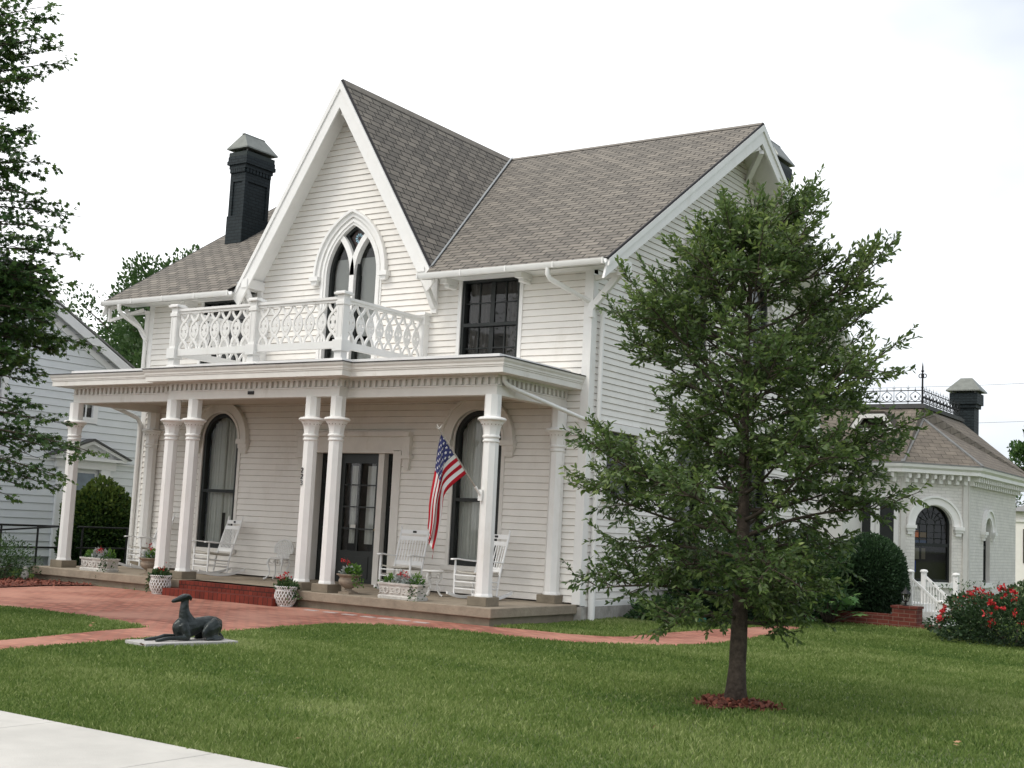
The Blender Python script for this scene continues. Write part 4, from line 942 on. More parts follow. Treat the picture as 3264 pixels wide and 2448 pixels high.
# rocking chairs
rock = thing('rocking_chair', 'white slatted rocking chair with its back to the door jamb, facing the lawn', 'rocking chair', (0, 0, 0), 0, 'white rocking chairs on the porch')
cw = M['chairwhite']
st_ = MB()
pts = []
seat_z = lambda y: .405-.10*y
o_ = []
for y in (-.235, -.15, -.05, .05, .15, .225):
    o_.append([(x, y, seat_z(y)+.008-.018*(1-(x/.27)**2)+k*.022) for k, x in ((0, -.27), (0, -.13), (0, 0), (0, .13), (0, .27), (1, .27), (1, .13), (1, 0), (1, -.13), (1, -.27))])
st_.rings(o_); st_.build('seat', M['caneseat'], rock)
BK = lambda z: .225+(z-.4)*.30            # back leans away
for s in (-1, 1):
    mb = MB(); mb.tube([(s*.265, .215-.05*(.40-z)/.4 if z < .4 else BK(z), z) for z in (.07, .25, .4, .7, 1.0, 1.09)], [.017, .019, .021, .02, .018, .014], 8)
    mb.lathe([(.008, 0), (.02, .012), (.012, .026), (.019, .042), (.0, .06)], 8, (s*.265, BK(1.085), 1.085)); mb.build('back_leg', cw, rock, 50)
    mb = MB(); mb.tube([(s*.285, -.25, z) for z in (.065, .30, .42, .625)], [.016, .021, .021, .016], 8); mb.build('front_leg', cw, rock, 50)
    mb = MB(); mb.rings([[(s*.285-.026-w_, y, z), (s*.285+.026+w_, y, z), (s*.285+.026+w_, y, z+.022), (s*.285-.026-w_, y, z+.022)] for y, z, w_ in ((-.345, .622, .0), (-.32, .628, .014), (-.20, .630, .012), (0, .612, .0), (.20, .60, -.004), (.285, .598, -.006))]); mb.build('armrest', cw, rock, bevel=.006)
    mb = MB(); mb.rings([[(s*.275-.018, y, z-.024), (s*.275+.018, y, z-.024), (s*.275+.018, y, z+.024), (s*.275-.018, y, z+.024)] for y in np.linspace(-.43, .55, 15) for z in (.027+.36*(y-.02)**2,)]); mb.build('rocker', cw, rock, 40)
mb = MB()
for z in (.17, .28, .385): mb.tube([(-.285, -.25, z), (.285, -.25, z)], .012, 6)
for z in (.2, .31):
    for s in (-1, 1): mb.tube([(s*.28, -.25, z), (s*.265, .2, z-.02)], .011, 6)
mb.tube([(-.265, .19, .22), (.265, .19, .22)], .011, 6); mb.build('stretcher', cw, rock, 60)
mb = MB()
for i in range(9):
    x = -.21+.42*i/8; mb.bar((x, BK(.50), .50), (x, BK(.90)+.0, .90), .016, .012, up=(0, 1, .3))
mb.build('back_slat', cw, rock)
for z0_, z1_, nm in ((.46, .53, 'lower_back_rail'), (.885, .955, 'upper_back_rail'), (.995, 1.065, 'crest_rail')):
    mb = MB(); mb.rings([[(x, BK(z0_)-.012+.03*(1-(x/.265)**2)*.6, z0_), (x, BK(z1_)-.012+.03*(1-(x/.265)**2)*.6, z1_), (x, BK(z1_)+.012+.03*(1-(x/.265)**2)*.6, z1_), (x, BK(z0_)+.012+.03*(1-(x/.265)**2)*.6, z0_)] for x in np.linspace(-.265, .265, 7)]); mb.build(nm, cw, rock)
mb = MB(); zc = 1.032; mb.box(-.035, .035, BK(zc)-.004, BK(zc)-.0, zc-.018, zc+.018); mb.build('maker_plate', M['digit'], rock)
def face(dx, dy): return math.atan2(dx, -dy)
rock.location = (-3.12, -.72, 0); rock.rotation_euler = (0, 0, face(.2, -1)); rock['label'] = 'white slatted rocking chair behind the carved planter, just right of the front door'
dup(rock, (-1.42, -.86, 0), face(-.10, -1), 'white slatted rocking chair partly behind the column that holds the flag')
dup(rock, (-7.80, -.66, 0), face(-.27, -1), 'white slatted rocking chair turned sideways in front of the arched window left of the steps')
dup(rock, (-9.72, -.66, 0), face(-.27, -1), 'white slatted rocking chair mostly hidden behind the paired columns by the ivy side')

# white cast-iron chair and table
ic = thing('iron_chair', 'white cast iron lace garden chair against the siding left of the front door', 'garden chair', (-6.36, -.36, 0), face(.25, -1))
mb = MB(); mb.lathe([(.17, .385), (.185, .392), (.185, .405), (.17, .41), (.0, .412)], 24); mb.build('seat', M['ironwhite'], ic, 40)
for sx in (-1, 1):
    for sy in (-1, 1):
        mb = MB(); mb.tube([(sx*.13, sy*.12, .39), (sx*.155, sy*.14, .30), (sx*.12, sy*.11, .2), (sx*.12, sy*.11, .1), (sx*.165, sy*.15, .03), (sx*.2, sy*.18, .012)], [.026, .022, .014, .012, .016, .022], 8)
        mb.tube([(sx*.13, sy*.12, .34), (sx*.07, sy*.09, .30), (sx*.05, sy*.06, .36)], .01, 6); mb.build('leg', M['ironwhite'], ic, 60)
mb = MB(); nb = 0
def bkp(u, v): return (u, .16+.10*(v-.4)-.25*u*u, v)
for rr in (.20, .185): mb.tube([bkp(rr*math.cos(a_)*.98, .56+rr*math.sin(a_)*.95) for a_ in np.linspace(-.35, math.pi+.35, 22)], .012, 6)
for i in range(-3, 4):
    for j in range(4):
        u, v = i*.052+(.026 if j % 2 else 0), .45+.075*j
        if u*u+(v-.56)**2 < .032: mb.tube([bkp(u+.03*math.cos(q), v+.034*math.sin(q)) for q in np.linspace(0, 2*math.pi, 9)], .0085, 5); mb.tube([bkp(u-.02, v-.02), bkp(u+.02, v+.02)], .008, 5)
mb.build('backrest', M['ironwhite'], ic, 60)
it = thing('iron_table', 'small white cast iron lace table between the two white rockers', 'side table', (-2.22, -1.02, 0))
mb = MB(); mb.lathe([(.0, .40), (.17, .402), (.185, .41), (.185, .422), (.17, .428), (0, .43)], 24); mb.build('table_top', M['ironwhite'], it, 40)
for k in range(3):
    a_ = 2*math.pi*k/3+.5; c_, s_ = math.cos(a_), math.sin(a_); mb = MB()
    mb.tube([(c_*.13, s_*.13, .40), (c_*.15, s_*.15, .31), (c_*.08, s_*.08, .22), (c_*.085, s_*.085, .11), (c_*.14, s_*.14, .03), (c_*.17, s_*.17, .012)], [.022, .02, .013, .013, .016, .022], 7)
    for z in (.14, .24, .33): mb.tube([(c_*(.09+.03*math.cos(q)), s_*(.09+.03*math.cos(q)), z+.03*math.sin(q)) for q in np.linspace(0, 2*math.pi, 8)], .009, 5)
    mb.build('leg', M['ironwhite'], it, 60)

# flag on the corner column
fl = thing('flag', 'american flag drooping from an angled pole on the corner porch column', 'flag', (-.53, -2.17, 1.66))
tipv = Vector((-.25, -.80, .93)); 
mb = MB(); mb.tube([(0, 0, 0), tuple(tipv)], .013, 8); pol = mb.build('pole', M['pole'], fl, 60)
mb = MB()
for k in range(7):
    a_ = 2*math.pi*k/7; mb.tube([tuple(tipv), tuple(tipv+Vector((.05*math.cos(a_), .05*math.sin(a_), .03+.04*(k % 2))))], [.006, .003], 4)
mb.lathe([(0, -.02), (.018, 0), (0, .02)], 8, tuple(tipv)); mb.build('finial', M['castwhite'], pol, 60)
mb = MB(); mb.box(-.035, .035, -.015, .018, -.09, .08); mb.tube([(0, .0, -.0), (-.03, -.10, .115)], .022, 8); mb.build('bracket', M['trim'], fl)
def flag_cloth():
    nu, nv = 40, 72; hd_ = tipv.normalized(); A = tipv*.965; B = tipv*.34
    hor = Vector((tipv.x, tipv.y, 0)).normalized(); sidev = Vector((hor.y, -hor.x, 0))
    vs, fs, uvs = [], [], []
    for j in range(nv+1):
        t = j/nv
        for i in range(nu+1):
            u = i/nu                                  # 0 at the pole tip (union), 1 at the lower end of the hoist
            p = A.lerp(B, u)
            # the cloth hangs: lower rows leave the pole slanting back under the tip, then all fall together
            L = 1.48*t
            xh0 = (p-A).dot(hor); 
            tgt = -.03-.15*u*(1-.2*t)+.17*t            # horizontal place (towards the house is negative)
            sl = min(1, t/(.02+.34*u)); sl = sl*sl*(3-2*sl)
            h = xh0*(1-sl)+tgt*sl
            run = abs(xh0-tgt)*sl
            z = p.z-math.sqrt(max(0, L*L-run*run*.95)) if L > run else p.z-L*.25
            z = p.z-(L*.30*(1-sl)+sl*(L-run*.32))
            fold = .045*math.sin(u*9.5+1.2+t*1.5)*sl*min(1, t*2)+.014*math.sin(u*23+t*5)*sl
            q = A+hor*(h+.012*math.sin(t*11+u*4)*sl); q = Vector((q.x, q.y, 0))+sidev*fold
            if t > .86 and u > .35: z += (t-.86)*.5*math.sin((u-.35)*4.8)
            vs.append((q.x, q.y, z)); uvs.append((t, u))
    me = bpy.data.meshes.new('cloth'); 
    for j in range(nv):
        for i in range(nu): a_ = j*(nu+1)+i; fs.append((a_, a_+1, a_+nu+2, a_+nu+1))
    me.from_pydata(vs, [], fs); ul = me.uv_layers.new(name='UVMap')
    for p in me.polygons:
        for li, vi in zip(p.loop_indices, p.vertices): ul.data[li].uv = uvs[vi]
    me.polygons.foreach_set('use_smooth', [True]*len(me.polygons))
    m = bpy.data.materials.new('flag_cloth'); m.use_nodes = True; t = m.node_tree; b = t.nodes['Principled BSDF']; b.inputs['Roughness'].default_value = .8; b.inputs['Specular IOR Level'].default_value = .15
    uvn = N(t, 'ShaderNodeUVMap'); sp = N(t, 'ShaderNodeSeparateXYZ'); t.links.new(uvn.outputs[0], sp.inputs[0])
    def mth(op, a, b_=None, c=None):
        n = N(t, 'ShaderNodeMath', operation=op)
        for k, v in enumerate((a, b_, c)):
            if v is None: continue
            if hasattr(v, 'links'): t.links.new(v, n.inputs[k])
            else: n.inputs[k].default_value = v
        return n.outputs[0]
    V_, U_ = sp.outputs[0], sp.outputs[1]
    stripe = mth('MODULO', mth('FLOOR', mth('MULTIPLY', U_, 13.)), 2.)
    canton = mth('MULTIPLY', mth('LESS_THAN', V_, .40), mth('LESS_THAN', U_, 7/13))
    # staggered rows of five-pointed stars
    gx = mth('MULTIPLY', V_, 11/.40); gy = mth('MULTIPLY', U_, 9/(7/13))
    row = mth('FLOOR', gy); fx = mth('SUBTRACT', mth('FRACT', gx), .5); fy = mth('SUBTRACT', mth('FRACT', gy), .5)
    par = mth('MODULO', mth('ADD', mth('FLOOR', gx), row), 2.)
    rr = mth('SQRT', mth('ADD', mth('MULTIPLY', fx, fx), mth('MULTIPLY', fy, fy))); an = mth('ARCTAN2', fx, fy)
    star = mth('LESS_THAN', rr, mth('ADD', .30, mth('MULTIPLY', mth('COSINE', mth('MULTIPLY', an, 5.)), .13)))
    star = mth('MULTIPLY', star, mth('LESS_THAN', par, .5))
    def mixc(f, a, b_):
        q = N(t, 'ShaderNodeMix', data_type='RGBA'); t.links.new(f, q.inputs['Factor'])
        for k, v in (('A', a), ('B', b_)):
            if isinstance(v, tuple): q.inputs[k].default_value = (*v, 1)
            else: t.links.new(v, q.inputs[k])
        return q.outputs['Result']
    white = (.80, .78, .76)
    c1 = mixc(stripe, (.50, .018, .030), white); c2 = mixc(star, (.055, .060, .17), white); c3 = mixc(canton, c1, c2); t.links.new(c3, b.inputs['Base Color'])
    tr = N(t, 'ShaderNodeBsdfTranslucent'); t.links.new(c3, tr.inputs[0]); ms = N(t, 'ShaderNodeMixShader'); ms.inputs[0].default_value = .3
    t.links.new(b.outputs[0], ms.inputs[1]); t.links.new(tr.outputs[0], ms.inputs[2]); t.links.new(ms.outputs[0], t.nodes['Material Output'].inputs['Surface'])
    me.materials.append(m); o = bpy.data.objects.new('cloth', me); C.objects.link(o); o.parent = fl
    sm = o.modifiers.new('cloth_thickness', 'SOLIDIFY'); sm.thickness = .003
flag_cloth()

# bronze dog lying on its plinth
PLC, PLR = Vector((-.26, -8.10, G)), math.atan2(-1.09, -.22)
pb = MB(); pb.box(-.57, .57, -.23, .23, 0, .050); plin = pb.build('statue_plinth', M['plinth'], None, bevel=.006); plin.location = PLC; plin.rotation_euler = (0, 0, PLR)
tag(plin, 'pale flat stone slab on the lawn under the bronze dog', 'plinth')
def ell(c, rx, ry, rz): return c, rx, ry, rz
def dog():
    mb = MB()
    def loft(secs, n=16):
        """secs: (x,y,z, half width, half height, tilt) rings perpendicular to the local path"""
        P = [Vector(s_[:3]) for s_ in secs]; rings = []
        for i, s_ in enumerate(secs):
            d = (P[min(i+1, len(P)-1)]-P[max(i-1, 0)]).normalized(); sd_ = Vector((0, 1, 0)); sd_ = (sd_-d*sd_.dot(d)).normalized(); up = sd_.cross(d)*-1
            rings.append([P[i]+sd_*math.cos(q)*s_[3]+up*math.sin(q)*s_[4] for q in np.linspace(0, 2*math.pi, n, endpoint=False)])
        mb.rings(rings)
    # trunk: croup, loin, tucked belly, deep chest
    loft([(-.455, 0, .12, .02, .04), (-.435, 0, .135, .070, .095), (-.37, 0, .155, .092, .105), (-.30, 0, .178, .084, .090), (-.22, 0, .178, .078, .080), (-.13, 0, .150, .086, .098), (-.05, 0, .132, .092, .112), (.03, 0, .138, .085, .115), (.09, 0, .150, .060, .090), (.13, 0, .155, .02, .035)])
    # neck, head, muzzle
    loft([(-.05, 0, .175, .075, .11), (-.02, 0, .235, .064, .088), (.0, 0, .29, .053, .068), (.008, 0, .345, .045, .054), (.008, 0, .40, .040, .047), (.004, 0, .45, .038, .042), (0, 0, .475, .028, .028)])
    loft([(-.055, 0, .462, .02, .022), (-.03, 0, .472, .040, .036), (.015, 0, .472, .047, .041), (.055, 0, .462, .040, .037), (.09, 0, .449, .030, .030), (.13, 0, .437, .024, .025), (.16, 0, .430, .019, .020), (.174, 0, .427, .009, .011)])
    for s_ in (-1, 1):
        loft([(.005, s_*.038, .495, .010, .010), (-.022, s_*.046, .490, .016, .013), (-.042, s_*.047, .468, .014, .016), (-.040, s_*.043, .435, .006, .010)], 8)           # folded ears
        loft([(.035, s_*.028, .494, .010, .008), (.072, s_*.026, .476, .012, .007)], 6)                                                                                # brow
        # front leg: shoulder, elbow on the ground, forearm and paw
        loft([(.04, s_*.052, .185, .034, .060), (.01, s_*.076, .115, .036, .055), (-.015, s_*.085, .055, .031, .042), (-.03, s_*.085, .032, .022, .028)], 10)
        f_ = .05 if s_ < 0 else 0
        loft([(-.03, s_*.085, .036, .027, .032), (.08, s_*.082, .038, .024, .029), (.19, s_*.078, .034+f_*.3, .019, .023), (.265, s_*.075, .028, .021, .022), (.325+f_, s_*.074, .020, .027, .018), (.375+f_, s_*.074, .013, .021, .012)], 10)
        # hind leg folded: thigh, shank, hock on the ground, foot
        loft([(-.425, s_*.055, .14, .04, .075), (-.35, s_*.088, .15, .050, .102), (-.26, s_*.104, .11, .044, .078), (-.19, s_*.108, .07, .024, .040)], 12)
        loft([(-.19, s_*.108, .072, .026, .034), (-.28, s_*.114, .046, .023, .028), (-.38, s_*.112, .034, .018, .024), (-.43, s_*.104, .030, .017, .023)], 10)
        loft([(-.43, s_*.114, .025, .017, .019), (-.34, s_*.126, .020, .017, .017), (-.26, s_*.127, .018, .021, .017), (-.22, s_*.127, .012, .017, .010)], 10)
    loft([(-.445, .0, .08, .018, .02), (-.475, .03, .045, .014, .014), (-.47, .085, .02, .011, .011), (-.39, .15, .014, .009, .009), (-.28, .165, .012, .007, .007)], 8)     # tail
    o = mb.build('dog_statue', M['bronze'], None, 180)
    r_ = o.modifiers.new('one_skin', 'REMESH'); r_.mode = 'VOXEL'; r_.voxel_size = .0065; r_.use_smooth_shade = True
    s_ = o.modifiers.new('smooth', 'SMOOTH'); s_.iterations = 5; s_.factor = .5
    return o
dg = dog(); dg.location = PLC+Vector((0, 0, .048)); dg.rotation_euler = (0, 0, PLR); dg.scale = (1.0, 1.0, 1.0)
tag(dg, 'dark bronze statue of a greyhound lying with raised head on a stone slab', 'statue')

# small pale figurine and the urn at the picture's edge
fg = MB(); fg.lathe([(.055, 0), (.07, .03), (.075, .08), (.06, .13), (.045, .15), (.055, .175), (.058, .20), (.045, .225), (.0, .24)], 14)
for s_ in (-1, 1): fg.tube([(s_*.03, -.02, .225), (s_*.045, -.01, .255)], [.014, .004], 6); fg.lathe([(0, -.014), (.014, 0), (0, .014)], 8, (s_*.024, -.05, .195)); fg.tube([(s_*.06, -.01, .13), (s_*.072, .0, .06)], [.02, .012], 6)
fo = fg.build('owl_figurine', M['castwhite'], None, 60); fo.location = (-10.62, -2.75, G+.03); tag(fo, 'small pale owl figurine in the red mulch by the porch corner', 'figurine')

# black ramp railing
rl = thing('ramp_railing', 'black iron handrail beside the porch in front of the ivy', 'railing', (-12.0, 0, G))
for y in (-2.4, -1.55, -1.0, -.45, .72):
    mb = MB(); mb.tube([(0, y, 0), (0, y, 1.02)], .022, 8); mb.build('post', M['iron'], rl, 60)
for z in (1.02, .58):
    for y0, y1 in ((-2.4, -1.0), (-.55, .72)):
        mb = MB(); mb.tube([(0, y0-.03, z), (0, y1+.03, z)], .021, 8); mb.build('rail', M['iron'], rl, 60)
mb = MB(); mb.tube([(0.25, -2.6, .92), (0.02, -1.0, 1.02)], .018, 8); mb.build('rail', M['iron'], rl, 60)

# fallen leaves on the lawn
for k, (x, y, lb) in enumerate(((8.1, -8.2, 'dry tan leaf lying alone on the grass right of the young tree'), (4.92, -11.8, 'dry tan leaf on the grass near the pale sidewalk'), (6.27, -9.45, 'dry tan leaf on the grass in front of the young tree'), (-2.3, -7.75, 'pale dry leaf in the grass triangle between the brick paths'), (-.2, -8.75, 'pale dry leaf in the grass in front of the dog statue slab'))):
    P = np.array([(0, 0, 0), (.01, .01, .008)]); o = leaves('fallen_leaf', P, [(1, .2, .1), (.4, 1, .2)], .055, M['dryleaf'], None, 'maple', up_bias=.9)
    o.location = (x, y, G+.05); tag(o, lb, 'leaf', 'dry leaves on the lawn')

# ================================================================== VEGETATION
def bez(p, q, sag, n=7):
    p, q = Vector(p), Vector(q); return [p.lerp(q, i/(n-1))+Vector((0, 0, sag*4*(i/(n-1))*(1-i/(n-1)))) for i in range(n)]
def young_tree():
    t = thing('young_tree', 'young leafy shade tree with straight trunk in a ring of red mulch', 'tree', tuple(TREE))
    H = 4.62
    def axis(z): return Vector((.02*math.sin(z*1.7)+.018*z, -.02*z-.015*math.sin(z*2.2), z))
    tr = MB(); zs = np.linspace(0, H-.25, 26); tr.tube([axis(z) for z in zs], [.085*(1-.86*(z/H)**.9)+.030*math.exp(-z/.12)+.004*math.sin(z*13) for z in zs], 14)
    P, D, LV = [], [], []
    rightv = Vector((cr.x, cr.y, 0)); toward = Vector((-cf.x, -cf.y, 0)).normalized()
    env = [(.60, .30, .20), (.75, .80, .42), (.98, 1.05, .55), (1.3, 1.38, .72), (1.58, 1.62, .95), (1.85, 1.48, 1.25), (2.06, 1.42, 1.42), (2.43, 1.45, 1.52), (2.62, .75, 1.42), (2.78, .68, 1.42), (2.95, 1.05, 1.30), (3.45, 1.30, 1.36), (3.66, 1.22, 1.33), (3.9, .78, 1.2), (4.15, .48, 1.03), (4.35, .22, .75), (4.6, .05, .42)]
    def reach(z, a):            # a: angle from the picture's right-hand direction
        zz = [e[0] for e in env]; l = np.interp(z, zz, [e[1] for e in env]); r_ = np.interp(z, zz, [e[2] for e in env]); k = (1+math.cos(a))/2
        return l*(1-k)+r_*k
    limbs = MB(); ga = 2.399; nl = 74
    for i in range(nl):
        f = (i+.5)/nl; z0 = .70+3.5*f; a = i*ga+random.uniform(-.35, .35)
        rise = (.10+.75*f)*random.uniform(.35, 1.6); base = axis(z0)
        kf = random.uniform(.86, 1.0) if i % 3 else random.uniform(.45, .75); L = .8
        for _ in range(8): L = .5*L+.5*max(.12, (reach(min(z0+L*rise+.12, 4.7), a)-.06)*kf)
        hd_ = rightv*math.cos(a)+toward*math.sin(a); droop = -.16 if z0 < 1.35 else .0
        tip = base+hd_*L+Vector((0, 0, L*(rise+droop)))
        pts = bez(base, tip, .06*L if z0 < 1.5 else -.06*L, 9); r0 = .026*(1-.55*f)
        limbs.tube(pts, [r0*.8*(1-.88*k/8)+.0025 for k in range(9)], 5)
        ns = int(6+L*6.8); perp = Vector((-hd_.y, hd_.x, 0))
        for j in range(ns):
            s_ = .30+.70*((j+.6)/ns)**.8; k = min(7, int(s_*8)); b = pts[k].lerp(pts[k+1], min(1, s_*8-k)); sgn = 1 if j % 2 else -1
            o1 = (hd_*.7+perp*sgn*random.uniform(.35, 1.1)+Vector((0, 0, random.uniform(-.70, 1.15)+.3*f))).normalized()
            if j == ns-1: o1 = (hd_+Vector((0, 0, rise+.25))).normalized(); b = pts[8]
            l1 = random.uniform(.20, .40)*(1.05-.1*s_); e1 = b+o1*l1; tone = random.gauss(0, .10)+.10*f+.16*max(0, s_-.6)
            limbs.tube([b, b.lerp(e1, .5)+Vector((0, 0, .012)), e1], [.007, .005, .002], 4, cap=False)
            for q in range(6):
                w_ = .18+.82*(q+.5)/6; c_ = b.lerp(e1, w_); sd_ = o1.cross(Vector((0, 0, 1))); sd_ = sd_.normalized() if sd_.length > .1 else Vector((1, 0, 0)); ss_ = 1 if q % 2 else -1
                o2 = (o1*.8+sd_*ss_*random.uniform(.3, 1.0)+Vector((0, 0, random.uniform(-.75, .95)+(.25 if z0 > 2.2 else -.15)))).normalized() if q < 5 else (o1+Vector((0, 0, random.uniform(-.2, .8)))).normalized()
                l2 = random.uniform(.10, .21); e2 = c_+o2*l2; limbs.tube([c_, e2], [.003, .0015], 3, cap=False); m_ = int(l2/.0115)
                for v in range(m_):
                    P.append(c_.lerp(e2, (v+1)/m_)); s2 = o2.cross(Vector((0, 0, 1))); s2 = s2.normalized() if s2.length > .1 else Vector((1, 0, 0))
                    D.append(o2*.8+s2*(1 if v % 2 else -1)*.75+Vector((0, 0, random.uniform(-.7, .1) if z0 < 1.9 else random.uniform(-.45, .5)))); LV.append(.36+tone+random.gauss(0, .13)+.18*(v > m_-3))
    # leader shoots at the top
    for i in range(46):
        b = axis(random.uniform(3.6, 4.4)); a = random.uniform(0, 6.28); out_ = (rightv*math.cos(a)*.55+toward*math.sin(a)*.55+Vector((0, 0, 1.0))).normalized(); l = random.uniform(.25, .5)
        if (b+out_*l).z > H+.05: l *= .5
        limbs.tube([b, b+out_*l], [.006, .002], 4, cap=False); m_ = int(l/.017)
        for q in range(m_):
            sd_ = out_.cross(Vector((math.cos(q*2.4), math.sin(q*2.4), .2))).normalized(); P.append(b+out_*l*(q+1)/m_); D.append(out_+sd_*.9); LV.append(.5+random.gauss(0, .15))
    tk = tr.build('trunk', M['bark'], t, 180); limbs.build('branch', M['twig'], t, 180)
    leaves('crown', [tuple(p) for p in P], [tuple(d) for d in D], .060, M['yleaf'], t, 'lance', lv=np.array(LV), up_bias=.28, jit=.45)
    return len(P)
young_tree()
def unp(px, py, depth):
    """a place seen at photograph pixel px,py at a distance along the view: used once to plan where branches reach"""
    return CAM+(cf+cr2*((px-1632)/FPX)-cu2*((py-1224)/FPX))*depth
def maple():
    base = Vector((-5.75, -9.35, G)); t = thing('maple_tree', 'maple tree with lobed leaves reaching in front of the pale neighbouring house', 'tree', tuple(base))
    tr = MB(); zs = np.linspace(0, 9.5, 20); ax = lambda z: Vector((.15*math.sin(z*.5), .12*math.sin(z*.7+1), z)); tr.tube([ax(z) for z in zs], [.17*(1-.85*z/9.6)+.06*math.exp(-z/.3) for z in zs], 12); tr.build('trunk', M['bark'], t, 180)
    tips = [(150, 20), (165, 60), (90, 90), (160, 120), (175, 160), (212, 200), (150, 235), (110, 250), (60, 180), (90, 320), (60, 350), (125, 420), (120, 460), (60, 470), (180, 520), (130, 560), (80, 540), (185, 650), (130, 620), (262, 692), (200, 725), (120, 720), (180, 780), (110, 800), (70, 760), (230, 815), (150, 860), (80, 880), (40, 600), (30, 250),
            (20, 60), (50, 130), (100, 170), (30, 320), (20, 420), (40, 520), (90, 480), (50, 690), (30, 800), (60, 920), (100, 905), (30, 980), (130, 1060), (60, 1060), (20, 1110), (215, 905), (170, 930), (120, 950), (200, 985), (150, 1030), (180, 1075), (110, 1010), (331, 1108), (250, 1095), (90, 1090), (60, 1000), (60, 1140), (130, 1190), (90, 1215), (30, 1180), (110, 1290), (130, 1340), (60, 1300), (210, 1352), (160, 1400), (215, 1430), (298, 1442), (240, 1452), (120, 1460), (70, 1420), (210, 1525), (150, 1520), (190, 1560), (100, 1560), (40, 1500), (30, 1580), (15, 1400), (-60, 1250), (-80, 300), (-60, 700), (-100, 1000), (-150, 1450), (-120, 100), (-200, 600), (-200, 1200), (100, -80), (40, -150), (170, -60)]
    tips += [(random.uniform(-30, 190), random.uniform(840, 1180)) for _ in range(26)]+[(random.uniform(-40, 90), random.uniform(0, 820)) for _ in range(16)]
    limbs = MB(); P, D, LV = [], [], []
    for (px, py) in tips:
        tip = unp(px, py, 16.6+random.uniform(-.5, .6))-base
        z0 = max(1.5, min(9.0, tip.z*.82+.55+random.uniform(-.2, .2))); b0 = ax(z0)
        pts = bez(b0, tip, .16, 9); limbs.tube(pts, [.028*(1-.88*k/8) for k in range(9)], 5)
        for j in range(46 if 850 < py < 1150 and px < 210 else 29):
            s_ = random.uniform(.40, 1.0); k = min(7, int(s_*8)); b = pts[k].lerp(pts[k+1], s_*8-k) if s_ < 1 else pts[8]
            dirv = (pts[8]-pts[0]).normalized(); out_ = (dirv*.8+Vector((random.gauss(0, .5), random.gauss(0, .5), random.gauss(-.05, .35)))).normalized(); l = random.uniform(.10, .30)*(1 if s_ < .9 else .7); e = b+out_*l
            limbs.tube([b, e], [.004, .0018], 3, cap=False)
            for q in range(6):
                P.append(b.lerp(e, (q+1)/6)+Vector((random.gauss(0, .015), random.gauss(0, .015), random.gauss(0, .01)))); D.append(out_+Vector((random.gauss(0, .7), random.gauss(0, .7), -.35))); LV.append(.40+random.gauss(0, .17)+.25*(s_ > .93))
    # the rest of the crown, beyond the left edge of the view
    for _ in range(9000):
        a, z = random.uniform(0, 6.28), random.uniform(2.0, 9.8); rr = 2.3*math.sqrt(random.random())*min(1, (10-z)/3); c_ = ax(z)+Vector((math.cos(a)*rr, math.sin(a)*rr, 0)); q_ = c_+base-CAM
        if (q_.dot(cr2)/q_.dot(cf))*FPX+1632 > -40: continue
        P.append(c_); D.append((random.gauss(0, 1), random.gauss(0, 1), -.3)); LV.append(.35+random.gauss(0, .15))
    limbs.build('branch', M['twig'], t, 180); leaves('crown', [tuple(p) for p in P], [tuple(d) for d in D], .072, M['mleaf'], t, 'maple', lv=np.array(LV), up_bias=.55, jit=.35)
maple()
def mass_tree(name, label, base, H, R_, zc, nclump, per, size, m, trunk_r=.3, flat_=.8, shape='quad', group=None, seedk=0):
    t = thing(name, label, 'tree', base, 0, group)
    tr = MB(); tr.tube([(0, 0, 0), (.1, 0, H*.3), (0, .1, H*.55), (.1, .1, H*.85)], [trunk_r*1.3, trunk_r, trunk_r*.6, trunk_r*.15], 10)
    cl = []
    for i in range(nclump):
        v = Vector((random.gauss(0, 1), random.gauss(0, 1), random.gauss(0, 1))).normalized(); k = random.uniform(.45, 1.05)
        c_ = Vector((v.x*R_*k, v.y*R_*k, zc+v.z*(H-zc)*flat_*k)); cl.append(c_)
        tr.tube([Vector((0, .05, H*.35+.2*(c_.z-H*.35)*.3)), c_*.55+Vector((0, 0, H*.2)), c_], [trunk_r*.28, trunk_r*.14, .02], 5, cap=False)
    tr.build('trunk', M['bark'], t, 180)
    P, D, LV = [], [], []
    for c_ in cl:
        rr = R_*random.uniform(.12, .26); b_ = random.gauss(0, .06)
        n = int(per*random.uniform(.6, 1.3)); v = rng.normal(0, 1, (n, 3)); v /= np.linalg.norm(v, axis=1)[:, None]; v *= rng.random((n, 1))**.45*rr; v[:, 2] *= .7
        P.append(np.array(c_)+v); D.append(v+np.array(c_)*.1); LV.append(.42+b_+.3*v[:, 2]/rr+rng.normal(0, .15, n))
    leaves('crown', np.concatenate(P), np.concatenate(D), size, m, t, shape, lv=np.concatenate(LV), up_bias=.5)
    return t
mass_tree('background_tree', 'broad green tree rising behind the pale neighbouring house gable', (-27.0, 16.5, G), 11.6, 6.0, 6.4, 280, 210, .17, M['bleaf'], .35, 1., 'oval')
mass_tree('background_tree', 'green tree showing between the neighbouring gable and the white cottage eave', (-21.5, 12.5, G), 9.9, 4.2, 5.4, 190, 230, .15, M['bleaf'], .25, 1., 'oval')
mass_tree('background_tree', 'dark tree at the picture edge beyond the white brick building', (1.75, 32.0, G), 6.9, 2.05, 4.7, 90, 220, .13, M['mleaf'], .18, 1., 'oval')
mass_tree('background_tree', 'tree low on the horizon behind the distant white house', (-6.0, 52.0, G), 4.6, 3.0, 2.6, 60, 200, .16, M['bleaf'], .18, 1., 'oval')

